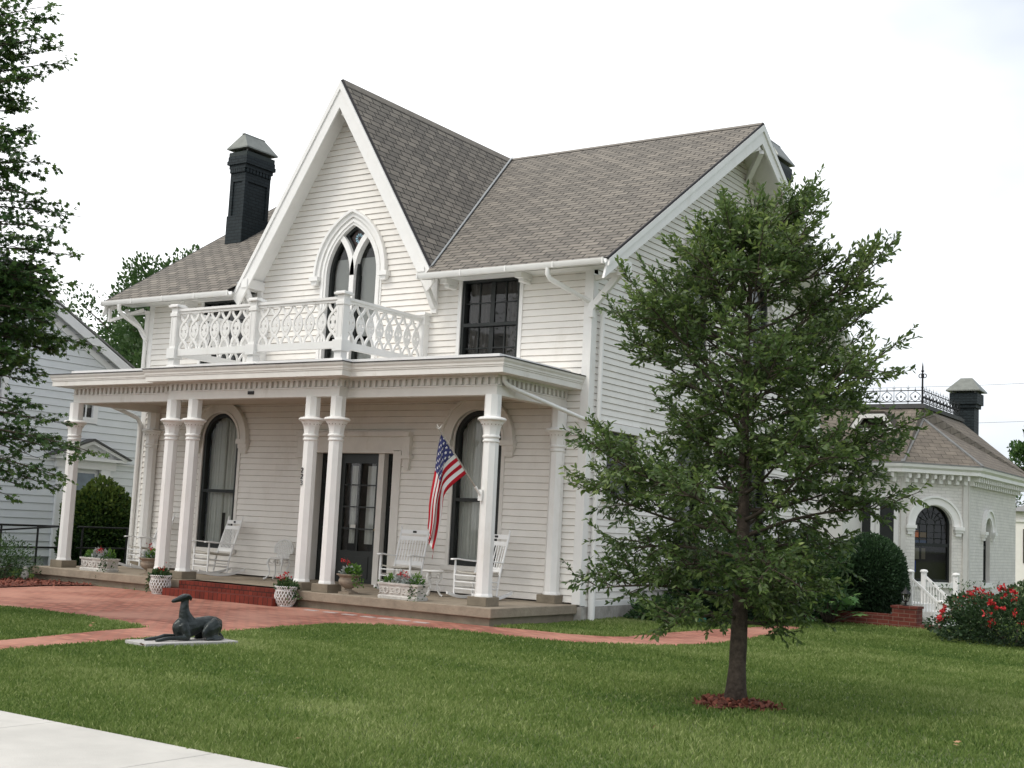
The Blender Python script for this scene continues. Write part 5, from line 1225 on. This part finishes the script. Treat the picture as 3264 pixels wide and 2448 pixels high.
def bush(name, label, c, rad, n, size, m, shape='oval', cat='bush', lump=.12, dense=.35, top=.2, core=False):
    t = thing(name, label, cat, (c[0], c[1], G))
    v = rng.normal(0, 1, (n, 3)); v /= np.linalg.norm(v, axis=1)[:, None]; k = 1-dense*rng.random(n)**2
    lm = 1+lump*(np.sin(v[:, 0]*5+1)*np.sin(v[:, 1]*6+2)+np.sin(v[:, 2]*7+v[:, 0]*4))*.7
    p = v*(k*lm)[:, None]*np.array(rad); p[:, 2] += c[2]-G; ok = p[:, 2] > .0; p, v = p[ok], v[ok]
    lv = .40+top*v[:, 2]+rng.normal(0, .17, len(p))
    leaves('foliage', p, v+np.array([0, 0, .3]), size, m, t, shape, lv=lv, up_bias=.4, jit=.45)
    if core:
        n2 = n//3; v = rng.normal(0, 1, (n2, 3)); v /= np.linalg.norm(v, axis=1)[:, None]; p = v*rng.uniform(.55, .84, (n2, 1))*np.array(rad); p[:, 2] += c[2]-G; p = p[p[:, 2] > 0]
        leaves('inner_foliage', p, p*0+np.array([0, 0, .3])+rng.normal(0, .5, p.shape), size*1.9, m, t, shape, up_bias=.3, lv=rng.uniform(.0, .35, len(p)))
    st_ = MB()
    for _ in range(9):
        a = random.uniform(0, 6.28); st_.tube([(.1*math.cos(a)*rad[0], .1*math.sin(a)*rad[1], 0), (.3*math.cos(a)*rad[0], .3*math.sin(a)*rad[1], (c[2]-G)*.7), (.6*math.cos(a)*rad[0], .6*math.sin(a)*rad[1], (c[2]-G)*1.1)], [.02, .014, .006], 5)
    st_.build('stem', M['twig'], t, 180); return t
bush('ivy_bush', 'tall rounded ivy covered bush behind the black handrail', (-13.0, .72, .60), (.70, .84, 1.14), 15000, .085, M['ivy'], lump=.09, top=.42, core=True)
bush('clipped_shrub', 'dark clipped round shrub in front of the white brick building', (2.72, 5.98, .60), (.74, .72, .76), 26000, .062, M['shrub'], 'lance', lump=.05, dense=.25, top=.2, core=True)
bush('low_shrub', 'small loose green shrub in the mulch at the porch corner', (-10.95, -3.1, .02), (.62, .6, .44), 4200, .055, M['shrub2'], 'lance', lump=.3, dense=.7)
bush('low_shrub', 'dark shrub at the picture edge beside the handrail', (-13.2, -2.9, .30), (.6, .7, .72), 5200, .065, M['shrub'], 'oval', lump=.3, dense=.6)
bush('garden_shrub', 'dark leafy shrub against the cottage side wall behind the young tree', (1.0, 3.3, .34), (.68, 1.2, .70), 10000, .085, M['shrub'], 'oval', lump=.25, dense=.5, top=.3)
bush('garden_shrub', 'mid green shrub between the side wall and the clipped round shrub', (1.75, 5.0, .38), (1.0, 1.0, .74), 11000, .09, M['shrub2'], 'oval', lump=.25, dense=.5, top=.1)
bush('garden_shrub', 'low dark plants along the stone foundation under the small window', (.55, 1.75, -.12), (.38, .6, .2), 2200, .06, M['shrub2'], 'oval', lump=.3, dense=.6)
# oak-leaved plant with big pale leaves
ol = thing('oakleaf_plant', 'big lobed light green leaves standing in front of the clipped round shrub', 'plant', (2.5, 4.6, G))
P = []; D = []; SZ = []; st_ = MB()
for _ in range(46):
    a = random.uniform(0, 6.28); rr = random.uniform(.05, .48); z = random.uniform(.12, .62); P.append((rr*math.cos(a), rr*math.sin(a), z)); D.append((math.cos(a), math.sin(a), random.uniform(-.4, .3))); SZ.append(random.uniform(.14, .27))
    st_.tube([(0, 0, 0), P[-1]], .006, 4)
leaves('foliage', P, D, np.array(SZ), M['broad'], ol, 'maple', up_bias=.5, jit=.2); st_.build('stem', M['twig'], ol, 180)

# rose bush with red blooms
rb = bush('rose_bush', 'sprawling rose bush full of red blooms at the right of the lawn', (5.95, 3.55, .02), (1.12, 1.0, .55), 15000, .055, M['rosel'], 'oval', 'rose bush', .22, .5, .25)
P = []; D = []
for _ in range(700):
    a = random.uniform(0, 6.28); r_ = random.uniform(.6, 1.15); h = random.uniform(.3, .95); P.append((1.1*r_*math.cos(a), r_*math.sin(a), h)); D.append((random.gauss(0, 1), random.gauss(0, 1), 1))
leaves('foliage', P, D, .06, M['shrub2'], rb, 'lance')
for k in range(98):
    a = random.uniform(0, 2*math.pi); el = math.asin(random.uniform(.05, .98)); v = Vector((math.cos(a)*math.cos(el), math.sin(a)*math.cos(el), math.sin(el)))
    p = Vector((v.x*1.16, v.y*1.02, .29+v.z*.60)); q = np.array(p)+rng.normal(0, .022, (12, 3)); leaves('flower', q, np.tile(np.array(v), (12, 1)), .052, M['red'], rb, 'oval', up_bias=.2, jit=.7)

# ================================================================== NEIGHBOURING HOUSE
nb = thing('neighbor_house', 'pale blue-white clapboard house with a pedimented side door, behind the maple', 'house', (-15, 0, 0))
NX = -15.0
def nspan(z):
    if z < 2.9: return (-9.6, 6.0)
    k = (7.05-z)/.537; return (max(-9.6, -1.85-k), min(6.0, -1.85+k))
nholes = [rect_hole(1.40, 1.98, 3.2, 4.1), rect_hole(1.2, 2.3, -1, 2.1), rect_hole(-1.55, -.55, 3.2, 4.3), rect_hole(-4.6, -3.6, .6, 2.2), rect_hole(-4.2, -3.2, 3.2, 4.4)]
sd2 = siding('side_wall', 'x', NX, 1, G+.25, 7.0, .176, nspan, nholes, M['neigh'], None, M['lapedge2']); sd2.parent = nb; sd2.matrix_parent_inverse = Matrix.Translation((15, 0, 0))
def npart(o): o.parent = nb; o.matrix_parent_inverse = Matrix.Translation((15, 0, 0)); return o
mb = MB(); mb.box(NX-9, NX-.1, -9.6, 6.0, G, 2.8); mb.add([(NX-9, -9.6, 2.8), (NX-.1, -9.6, 2.8), (NX-.1, 6, 2.8), (NX-9, 6, 2.8), (NX-9, -1.8, 6.9), (NX-.1, -1.8, 6.9)], [(0, 1, 5, 4), (2, 3, 4, 5), (1, 2, 5), (3, 0, 4)]); npart(mb.build('house_body', M['neigh']))
mb = MB()
for s in (-1, 1):
    a = [(NX+.22, -1.85, 7.20), (NX+.22, -1.85+s*8.3, 7.20-8.3*.537), (NX-9.2, -1.85+s*8.3, 7.20-8.3*.537), (NX-9.2, -1.85, 7.20)]; mb.quad(*(a if s > 0 else a[::-1]))
nr = npart(mb.build('roof', M['neighroof'])); so_ = nr.modifiers.new('slab', 'SOLIDIFY'); so_.thickness = .04
for s in (-1, 1):
    mb = MB(); T = lambda u, v, d: (NX+d, u, v)
    mb.strip([(-1.85, 7.12), (-1.85+s*8.2, 7.12-8.2*.537)], [(-1.85, 6.88), (-1.85+s*8.2, 6.88-8.2*.537)], T, .18, .215); mb.strip([(-1.85, 6.86), (-1.85+s*8.1, 6.86-8.1*.537)], [(-1.85, 6.70), (-1.85+s*8.1, 6.70-8.1*.537)], T, .0, .05); npart(mb.build('bargeboard', M['neightrim']))
def nwindow(y0, y1, z0, z1, nx, nz, blind):
    T = lambda u, v, d: (NX+d, u, v); c_ = .10; mb = MB()
    for a, b in ((y0-c_, y0+.04), (y1-.04, y1+c_)): mb.strip([(a, z0-c_), (a, z1+c_)], [(b, z0-c_), (b, z1+c_)], T, -.05, .04)
    for a, b in ((z0-c_, z0+.04), (z1-.04, z1+c_)): mb.strip([(y0+.04, a), (y1-.04, a)], [(y0+.04, b), (y1-.04, b)], T, -.05, .04)
    for i in range(1, nx): u = y0+(y1-y0)*i/nx; mb.strip([(u-.018, z0), (u-.018, z1)], [(u+.018, z0), (u+.018, z1)], T, -.04, -.01)
    for i in range(1, nz): u = z0+(z1-z0)*i/nz; mb.strip([(y0, u-.018), (y1, u-.018)], [(y0, u+.018), (y1, u+.018)], T, -.04, -.012)
    f = npart(mb.build('window', M['neightrim'])); g_ = MB(); g_.quad(T(y0, z0, -.03), T(y1, z0, -.03), T(y1, z1, -.03), T(y0, z1, -.03)); g_.build('glass', M['glass'], f)
    d_ = MB(); d_.box(NX-.16, NX-.1, y0-.1, y1+.1, z0-.05, z1+.05); d_.build('interior', M['dark'], f)
    b_ = MB(); b_.box(NX-.095, NX-.085, y0, y1, z1-(z1-z0)*blind, z1+.02); b_.build('blind', M['curtain'], f)
nwindow(1.47, 1.90, 3.28, 4.02, 2, 2, .62); nwindow(-1.48, -.62, 3.27, 4.2, 2, 2, .4); nwindow(-4.5, -3.7, .7, 2.1, 2, 2, .5); nwindow(-4.1, -3.3, 3.3, 4.3, 2, 2, .3)
T = lambda u, v, d: (NX+d, u, v)
mb = MB()
for a, b in ((.98, 1.22), (2.20, 2.48)): mb.strip([(a, G), (a, 2.2)], [(b, G), (b, 2.2)], T, 0, .09); mb.strip([(a-.04, 1.88), (a-.04, 1.95)], [(b+.04, 1.88), (b+.04, 1.95)], T, 0, .13)
mb.strip([(.9, 2.08), (2.62, 2.08)], [(.9, 2.28), (2.62, 2.28)], T, 0, .10); mb.strip([(.76, 2.28), (2.84, 2.28)], [(.76, 2.345), (2.84, 2.345)], T, 0, .22)
mb.quad(T(.9, 2.345, .07), T(2.7, 2.345, .07), T(1.8, 2.70, .07)); dsr = npart(mb.build('door_surround', M['neightrim']))
for s in (-1, 1):
    mb = MB(); mb.strip([(1.8, 2.76), (1.8+s*1.10, 2.345)], [(1.8, 2.68), (1.8+s*.92, 2.345)], T, .0, .24); o = mb.build('pediment_moulding', M['neightrim'], dsr)
    mb = MB(); mb.strip([(1.8, 2.81), (1.8+s*1.16, 2.37)], [(1.8, 2.762), (1.8+s*1.12, 2.34)], T, .0, .28); o = mb.build('pediment_roof', M['greyroof'], dsr)
mb = MB(); mb.strip([(1.22, G), (1.22, 2.08)], [(2.2, G), (2.2, 2.08)], T, -.06, -.03); sdo = npart(mb.build('door', M['neightrim']))
mb = MB(); mb.strip([(1.32, 1.0), (1.32, 1.98)], [(2.1, 1.0), (2.1, 1.98)], T, -.028, -.02); mb.build('glass', mat('storm_glass', (.22, .27, .33), .15, .25, 3), sdo)
mb = MB(); mb.strip([(-9.8, 2.22), (.88, 2.22)], [(-9.8, 2.26), (.88, 2.26)], T, 0, .045); mb.strip([(2.64, 2.22), (6, 2.22)], [(2.64, 2.26), (6, 2.26)], T, 0, .045); npart(mb.build('belt_board', M['neightrim']))

# ================================================================== WHITE BRICK BUILDING
ax_ = thing('brick_building', 'white painted brick building with arched windows and cresting on its hipped roof', 'building', (0, 12, 0))
def apart(o): o.parent = ax_; o.matrix_parent_inverse = Matrix.Translation((0, -12, 0)); return o
AX = [(-3.0, 12.0), (1.49, 12.0), (2.70, 13.21), (2.70, 18.2), (-3.0, 18.2)]
AZ = 2.86
def wallpanel(mb, p, q, z0, z1, holes=()):
    """UV-mapped wall from p to q with arched openings cut out (c along wall, half width, sill, springing)"""
    p, q = Vector((*p, 0)), Vector((*q, 0)); d = q-p; L = d.length; d.normalize()
    cols_ = sorted({0., L, *[c-h for c, h, _, _ in holes], *[c+h for c, h, _, _ in holes]})
    P3 = lambda u, v: tuple(p+d*u+Vector((0, 0, v)))
    def Q(*uv_): mb.quad(*[P3(u, v) for u, v in uv_], uv=[(u+p.x, v) for u, v in uv_])
    for a, b in zip(cols_, cols_[1:]):
        h = next((h for h in holes if h[0]-h[1] <= a+1e-6 and b <= h[0]+h[1]+1e-6), None)
        if not h: Q((a, z0), (b, z0), (b, z1), (a, z1)); continue
        c, hw_, s0, sp_ = h; Q((a, z0), (b, z0), (b, s0), (a, s0)); A = arc(c, sp_, hw_, 20)
        for (u0, v0), (u1, v1) in zip(A, A[1:]): Q((u1, v1), (u0, v0), (u0, z1), (u1, z1))
s_ = math.sqrt(.5)
chL = math.dist(AX[1], AX[2])
mb = MB(); wallpanel(mb, AX[0], AX[1], G, AZ); wallpanel(mb, AX[1], AX[2], G, AZ, [(chL*.50, .475, .40, 1.76)]); wallpanel(mb, AX[2], AX[3], G, AZ, [(1.9, .33, .40, 1.70)]); wallpanel(mb, AX[3], AX[4], G, AZ); wallpanel(mb, AX[4], AX[0], G, AZ)
apart(mb.build('wall', M['whitebrick']))
def frameT(p, q):
    p, q = Vector((*p, 0)), Vector((*q, 0)); d = (q-p).normalized(); n_ = Vector((d.y, -d.x, 0)); return lambda u, v, o: tuple(p+d*u+n_*o+Vector((0, 0, v)))
mb = MB(); T1 = frameT(AX[1], AX[2]); T2 = frameT(AX[2], AX[3])
for T_, u0, u1 in ((T1, .0, .12), (T1, chL-.12, chL), (T2, 0, .12)): mb.strip([(u0, G), (u0, AZ)], [(u1, G), (u1, AZ)], T_, 0.001, .05)
apart(mb.build('corner_pilaster', M['whitebrick']))
def bwin(T, c, hw_, z0, spr, stained):
    mb = MB(); mb.strip(archline(c, hw_, z0, spr), archline(c, hw_-.05, z0, spr), T, -.16, -.10); mb.strip([(c-hw_, z0), (c+hw_, z0)], [(c-hw_, z0+.06), (c+hw_, z0+.06)], T, -.16, -.101)
    mb.strip([(c-hw_, z0+.82), (c+hw_, z0+.82)], [(c-hw_, z0+.9), (c+hw_, z0+.9)], T, -.16, -.102)
    for k in range(1, 7):
        a_ = math.pi*k/7; mb.tube([T(c+.12*math.cos(a_), spr+.12*math.sin(a_), -.13), T(c+hw_*math.cos(a_), spr+hw_*math.sin(a_), -.13)], .010, 4)
    for r_ in (.12, .27):
        if r_ < hw_: mb.tube([T(*q, -.13) for q in arc(c, spr, r_, 14)], .010, 4)
    for k in range(1, 5): mb.tube([T(c-hw_+2*hw_*k/5, z0+.9, -.13), T(c-hw_+2*hw_*k/5, spr, -.13)], .008, 4)
    for z in (spr-.02, spr-.2, spr-.34): mb.tube([T(c-hw_, z, -.13), T(c+hw_, z, -.13)], .009, 4)
    f = apart(mb.build('window', M['black'])); g_ = MB(); g_.quad(*[T(u, v, -.14) for u, v in archline(c, hw_-.02, z0, spr)]); g_.build('glass', M['glass'], f)
    d_ = MB(); d_.quad(*[T(u, v, -.5) for u, v in ((c-hw_-.5, z0-.3), (c+hw_+.5, z0-.3), (c+hw_+.5, spr+hw_+.3), (c-hw_-.5, spr+hw_+.3))]); d_.build('interior', M['dark'], f)
    if stained:
        for (u0, u1, v0, v1, col) in ((-.43, -.30, 1.42, 1.58, (.75, .20, .02)), (-.28, -.10, 1.42, 1.56, (.20, .12, .03)), (-.45, -.36, .62, .88, (.015, .05, .32)), (-.42, -.28, .92, 1.18, (.22, .20, .14)), (-.22, -.12, .92, 1.18, (.18, .15, .10)), (-.43, -.1, 1.28, 1.36, (.03, .07, .16))):
            k_ = MB(); k_.quad(*[T(c+u, v, -.1455) for u, v in ((u0, v0), (u1, v0), (u1, v1), (u0, v1))]); k_.build('stained_glass', mat('coloured_glass', col, .4), f)
    h_ = MB(); h_.strip(arc(c, spr-.05, hw_+.20), arc(c, spr-.05, hw_+.02), T, .002, .06); h_.strip(arc(c, spr-.05, hw_+.23), arc(c, spr-.05, hw_+.18), T, .0025, .10); h_.strip(arc(c, spr-.05, hw_+.03), arc(c, spr-.05, hw_-.0), T, -.1, .03)
    for s in (-1, 1):
        u = c+s*(hw_+.14)
        for a, z, hgt, o_ in ((.125, spr-.13, .08, .13), (.10, spr-.19, .06, .10), (.07, spr-.27, .08, .07)): h_.strip([(u-a, z), (u+a, z)], [(u-a, z+hgt), (u+a, z+hgt)], T, .001, o_)
    h_.build('hood', M['trim'], f)
    sl_ = MB(); sl_.strip([(c-hw_-.08, z0-.12), (c+hw_+.08, z0-.12)], [(c-hw_-.08, z0), (c+hw_+.08, z0)], T, -.1, .07); sl_.build('sill', M['trim'], f)
    r_ = MB(); r_.strip(archline(c, hw_, z0, spr), archline(c, hw_-.004, z0, spr), T, -.16, .0); r_.build('reveal', M['whitebrick'], f)
bwin(T1, chL*.50, .475, .40, 1.76, True); bwin(T2, 1.9, .33, .40, 1.70, False)
# bay of tall dark windows with white mullions on the front, mostly behind the tree
T0 = frameT(AX[0], AX[1])
for k, u in enumerate((2.55, 3.1, 3.65, 4.2)):
    mb = MB(); mb.strip([(u-.17, .55), (u-.17, 2.2)], [(u+.17, .55), (u+.17, 2.2)], T0, .002, .04); f = apart(mb.build('window', M['black']))
    mb = MB()
    for s in (-1, 1): mb.strip([(u+s*.22-.05, .45), (u+s*.22-.05, 2.3)], [(u+s*.22+.05, .45), (u+s*.22+.05, 2.3)], T0, .002, .075+.003*s)
    mb.strip([(u-.27, 2.3), (u+.27, 2.3)], [(u-.27, 2.42), (u+.27, 2.42)], T0, .002, .10+.001*k); mb.build('mullion', M['trim'], f)
# cornice and brackets, hipped roof with flat deck
def offp(pts, o):
    n = len(pts); r_ = []
    for i in range(n):
        def nr(a, b): d = Vector((b[0]-a[0], b[1]-a[1])).normalized(); return Vector((d.y, -d.x))
        a, b = nr(pts[i-1], pts[i]), nr(pts[i], pts[(i+1) % n]); m_ = (a+b)/(1+a.dot(b)); r_.append((pts[i][0]+m_.x*o, pts[i][1]+m_.y*o))
    return r_
def aring(o, z): return [(x, y, z) for x, y in offp(AX, o)]
mb = MB(); mb.rings([aring(.0, 2.82), aring(.06, 2.84), aring(.06, 2.90), aring(.34, 2.92), aring(.34, 3.00), aring(.40, 3.05), aring(.42, 3.12), aring(.1, 3.14)]); acn = apart(mb.build('cornice', M['trim']))
for p, q in ((AX[0], AX[1]), (AX[1], AX[2]), (AX[2], AX[3])):
    Tq = frameT(p, q); L = math.dist(p, q)
    k_ = max(1, round(L/.21))
    for j in range(k_):
        mb = MB(); u = L*(j+.5)/k_; mb.strip([(u-.04, 2.70), (u+.04, 2.70)], [(u-.04, 2.915), (u+.04, 2.915)], Tq, .002, .14); mb.strip([(u-.03, 2.80), (u+.03, 2.80)], [(u-.03, 2.912), (u+.03, 2.912)], Tq, .14, .27)
        mb.build('bracket', M['trim'], acn)
mb = MB(); mb.rings([aring(.425, 3.115), aring(.425, 3.15), aring(.30, 3.16)]); mb.build('gutter_edge', M['neighroof'], acn)
dk = [(-2.0, 13.55), (1.52, 13.55), (1.52, 17.0), (-2.0, 17.0)]; DZ = 4.62
E_ = [(x, y, 3.15) for x, y in offp(AX, .40)]; K = [(x, y, DZ) for x, y in dk]
mb = MB(); cap = (K[1][0]+.03, K[1][1]-.03, 4.34)
roofquad(mb, [E_[0], E_[1], cap, K[1], K[0]], (1, 0, 0)); roofquad(mb, [E_[1], E_[2], cap], (s_, s_, 0)); roofquad(mb, [E_[2], E_[3], K[2], K[1], cap], (0, 1, 0)); roofquad(mb, [E_[3], E_[4], K[3], K[2]], (-1, 0, 0)); roofquad(mb, [E_[4], E_[0], K[0], K[3]], (0, -1, 0))
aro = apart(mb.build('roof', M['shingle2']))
mb = MB(); mb.bar(E_[1], cap, .09, .02); mb.bar(E_[2], cap, .11, .03); mb.build('hip_cap', M['neighroof'], aro)
mb = MB(); mb.box(dk[0][0]-.10, dk[1][0]+.10, dk[0][1]-.10, dk[2][1]+.10, DZ-.03, DZ+.05); mb.box(dk[0][0]-.05, dk[1][0]+.05, dk[0][1]-.05, dk[2][1]+.05, DZ+.05, DZ+.09); mb.build('roof_deck', M['greyroof'], aro)
# iron cresting
def cresting(p, q, n):
    p, q = Vector((*p, DZ+.09)), Vector((*q, DZ+.09)); d = q-p; L = d.length; d.normalize(); up = Vector((0, 0, 1)); mb = MB()
    for h in (.05, .33): mb.bar(p+up*h, q+up*h, .018, .022)
    w_ = L/n
    for k in range(n+1):
        c_ = p+d*(w_*k); mb.tube([c_, c_+up*.46], [.011, .004], 5); mb.tube([c_+up*.40-d*.035, c_+up*.37, c_+up*.40+d*.035], .007, 4)
        if k < n:
            m_ = c_+d*(w_/2)
            for s in (-1, 1):
                mb.tube([m_+up*.06+d*s*(.07*w_/.3*math.sin(t_*math.pi)*1.6)+up*(.25*t_) for t_ in np.linspace(0, 1, 8)], .008, 4)
                mb.tube([c_+d*(w_/2)*(1+s)+(-s)*d*.0+up*.06+(-d*s)*(.10*math.sin(t_*2.4))+up*.12*t_ for t_ in np.linspace(0, 1, 6)], .007, 4)
            mb.lathe([(0, -.035), (.022, -.01), (.022, .02), (0, .05)], 6, tuple(m_+up*.17)); mb.tube([m_+up*.33, m_+up*.41], [.014, .004], 4)
    mb.build('cresting', M['iron'], aro)
cresting(dk[0], dk[1], 10); cresting(dk[1], dk[2], 11)
mb = MB(); fx_, fy_ = dk[1]; mb.tube([(fx_, fy_, DZ+.09), (fx_, fy_, DZ+1.0), (fx_, fy_, DZ+1.12)], [.028, .02, .004], 8)
for q in range(4):
    a_ = q*math.pi/2; mb.tube([(fx_+math.cos(a_)*(.05+.045*math.cos(t_)), fy_+math.sin(a_)*(.05+.045*math.cos(t_)), DZ+.78+.05*math.sin(t_)) for t_ in np.linspace(0, 2*math.pi, 9)], .012, 5)
mb.lathe([(0, -.04), (.05, 0), (0, .04)], 8, (fx_, fy_, DZ+.9)); mb.build('finial', M['iron'], aro, 60)
# dormer
mb = MB(); dx, dy = .62, 12.62; mb.box(dx-.42, dx+.42, dy, dy+1.1, 3.25, 4.02); dm = apart(mb.build('dormer', M['trim']))
mb = MB(); mb.box(dx-.27, dx+.27, dy-.02, dy-.003, 3.4, 3.95); mb.build('window', M['black'], dm)
mb = MB(); mb.strip([(dx-.56, 4.0), (dx-.3, 4.36), (dx+.3, 4.36), (dx+.56, 4.0)], [(dx-.44, 3.98), (dx-.24, 4.26), (dx+.24, 4.26), (dx+.44, 3.98)], lambda u, v, d: (u, dy-d, v), -.0, .14); mb.build('dormer_gable', M['trim'], dm)
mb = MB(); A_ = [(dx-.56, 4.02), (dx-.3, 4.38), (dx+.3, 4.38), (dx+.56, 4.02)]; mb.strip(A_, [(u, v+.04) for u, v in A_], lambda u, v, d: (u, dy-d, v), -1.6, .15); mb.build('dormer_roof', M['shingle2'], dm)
# chimney at its right end
ch = MB(); hx, hy = 1.50, 17.75; ch.ubox(hx-.27, hx+.27, hy-.24, hy+.24, 3.0, 5.02); ch.ubox(hx-.32, hx+.32, hy-.29, hy+.29, 5.02, 5.12); ch.ubox(hx-.37, hx+.37, hy-.34, hy+.34, 5.12, 5.42); c2 = apart(ch.build('chimney', M['chimney']))
cp = MB(); z0 = 5.50; B = [(hx-.45, hy-.41, z0), (hx+.45, hy-.41, z0), (hx+.45, hy+.41, z0), (hx-.45, hy+.41, z0)]; T4 = [(hx-.15, hy-.04, 5.86), (hx+.15, hy-.04, 5.86), (hx+.15, hy+.04, 5.86), (hx-.15, hy+.04, 5.86)]
cp.add(B+T4+[(x, y, z-.03) for x, y, z in B], [(0, 1, 5, 4), (1, 2, 6, 5), (2, 3, 7, 6), (3, 0, 4, 7), (4, 5, 6, 7), (0, 8, 9, 1), (1, 9, 10, 2), (2, 10, 11, 3), (3, 11, 8, 0), (11, 10, 9, 8)])
for px in (-1, 1):
    for py in (-1, 1): cp.box(hx+px*.3-.02, hx+px*.3+.02, hy+py*.27-.02, hy+py*.27+.02, 5.42, 5.49)
cp.build('chimney_cap', M['chimcap'], c2)
# link wall between cottage and brick building
lk = MB(); lk.box(-3, .6, 10.63, 11.99, G, 2.7); apart(lk.build('link_wall', M['white']))

# side stair with white balustrade
ss = thing('side_stair', 'white wooden stair with thin balusters behind the brick lamp pillar', 'stair', (3.30, 7.25, G))
for k in range(3): mb = MB(); mb.box(.42-.20*k, .63-.20*k, -.42, .42, 0, .13*(k+1)); mb.build('tread', M['trim'], ss)
mb = MB(); mb.box(-2.9, .018, -.42, .42, .0, .40); mb.build('landing', M['trim'], ss)
def balus(y, x0, z0, x1, z1, n):
    mb = MB(); mb.bar((x0, y, z0), (x1, y, z1), .05, .045); mb.build('handrail', M['trim'], ss); mb = MB(); mb.bar((x0, y, z0-.50), (x1, y, z1-.50), .045, .05); mb.build('bottom_rail', M['trim'], ss)
    for k in range(1, n): t_ = k/n; x = x0+(x1-x0)*t_; z = z0+(z1-z0)*t_; mb = MB(); mb.bar((x, y, z-.5), (x, y, z), .018, .018); mb.build('baluster', M['trim'], ss)
balus(-.45, .03, .86, .58, .40, 10); balus(.45, .03, .90, .58, .42, 10); balus(-.45, -2.9, .93, -.04, .93, 26)
for x, y, h in ((0, -.45, .98), (.60, -.45, .44), (0, .45, .98), (.62, .45, .95)):
    mb = MB(); mb.box(x-.045, x+.045, y-.045, y+.045, 0, h); mb.lathe([(.075, h), (.08, h+.02), (.06, h+.05), (0, h+.06)], 10, (x, y, 0)); mb.build('newel_post', M['trim'], ss)
# brick planter wall, pillar and lantern
bw = thing('brick_wall', 'low red brick planter wall ending in a square pillar below the lantern', 'wall', (3.2, 5.3, G))
mb = MB(); mb.ubox(-.85, .28, -.11, .11, 0, .24); mb.build('wall', M['redbrick'], bw); mb = MB(); mb.ubox(.281, .72, -.18, .18, 0, .37); mb.build('pillar', M['redbrick'], bw); mb = MB(); mb.ubox(.26, .74, -.2, .2, .371, .41); mb.build('pillar_cap', M['redbrick'], bw)
mb = MB(); mb.ubox(.722, 1.1, -.2, .2, 0, .10); mb.build('tread', M['redbrick'], bw)
ln = thing('lantern', 'black lantern standing on the red brick pillar', 'lantern', (3.67, 5.3, G+.41))
mb = MB(); mb.lathe([(.06, 0), (.06, .01), (.02, .02), (.018, .06), (.05, .075), (.045, .08)], 10); mb.lathe([(.10, .215), (.085, .235), (.03, .285), (.02, .30), (.01, .33), (0, .335)], 6)
for k in range(6): a_ = k*math.pi/3; mb.bar((.048*math.cos(a_), .048*math.sin(a_), .08), (.085*math.cos(a_), .085*math.sin(a_), .218), .012, .012)
mb.build('lantern_frame', M['iron'], ln, 40); mb = MB(); mb.lathe([(.044, .082), (.08, .214)], 6); mb.build('glass', M['lampglass'], ln)
# hose coil by the foundation
hs = MB(); hs.tube([(.10*math.cos(a_)*(1+.004*a_), .10*math.sin(a_)*(1+.004*a_), .03+.012*a_/6.28) for a_ in np.linspace(0, 6.28*4, 70)], .014, 6); ho = hs.build('garden_hose', M['hose'], None, 180); ho.location = (1.30, 1.75, G+.03); tag(ho, 'coiled teal garden hose on the grass by the shrubs behind the young tree', 'hose')
# far house and cables at the right edge
fh = thing('distant_house', 'white house far off beside the white brick building, at the rose bush side', 'house', (-.25, 40, G))
mb = MB(); mb.box(-1.9, 6, 0, 8, 0, 3.2); mb.build('wall', M['white'], fh); mb = MB(); mb.add([(-2.2, -.3, 3.2), (6.3, -.3, 3.2), (6.3, 8.3, 3.2), (-2.2, 8.3, 3.2), (2, 4, 5.2)], [(0, 1, 4), (1, 2, 4), (2, 3, 4), (3, 0, 4)]); mb.build('roof', M['neighroof'], fh)
mb = MB(); mb.box(-1.95, 6, -.06, -.002, 2.75, 2.87); mb.build('belt_moulding', M['trim'], fh); mb = MB(); mb.box(-1.55, -.5, -.05, -.003, 1.0, 2.45); mb.build('window', M['black'], fh)
for z0, lb in ((6.9, 'upper thin grey cable crossing the sky behind the brick building chimney'), (5.6, 'lower thin grey cable crossing the sky behind the brick building chimney')):
    mb = MB(); mb.tube([(-6, 26, z0-.25), (-1, 27, z0-.1), (4, 28, z0+.15), (14, 30, z0+.6)], .007, 4); o = mb.build('power_cable', M['wire'], None, 180); tag(o, lb, 'cable', 'cables against the sky')
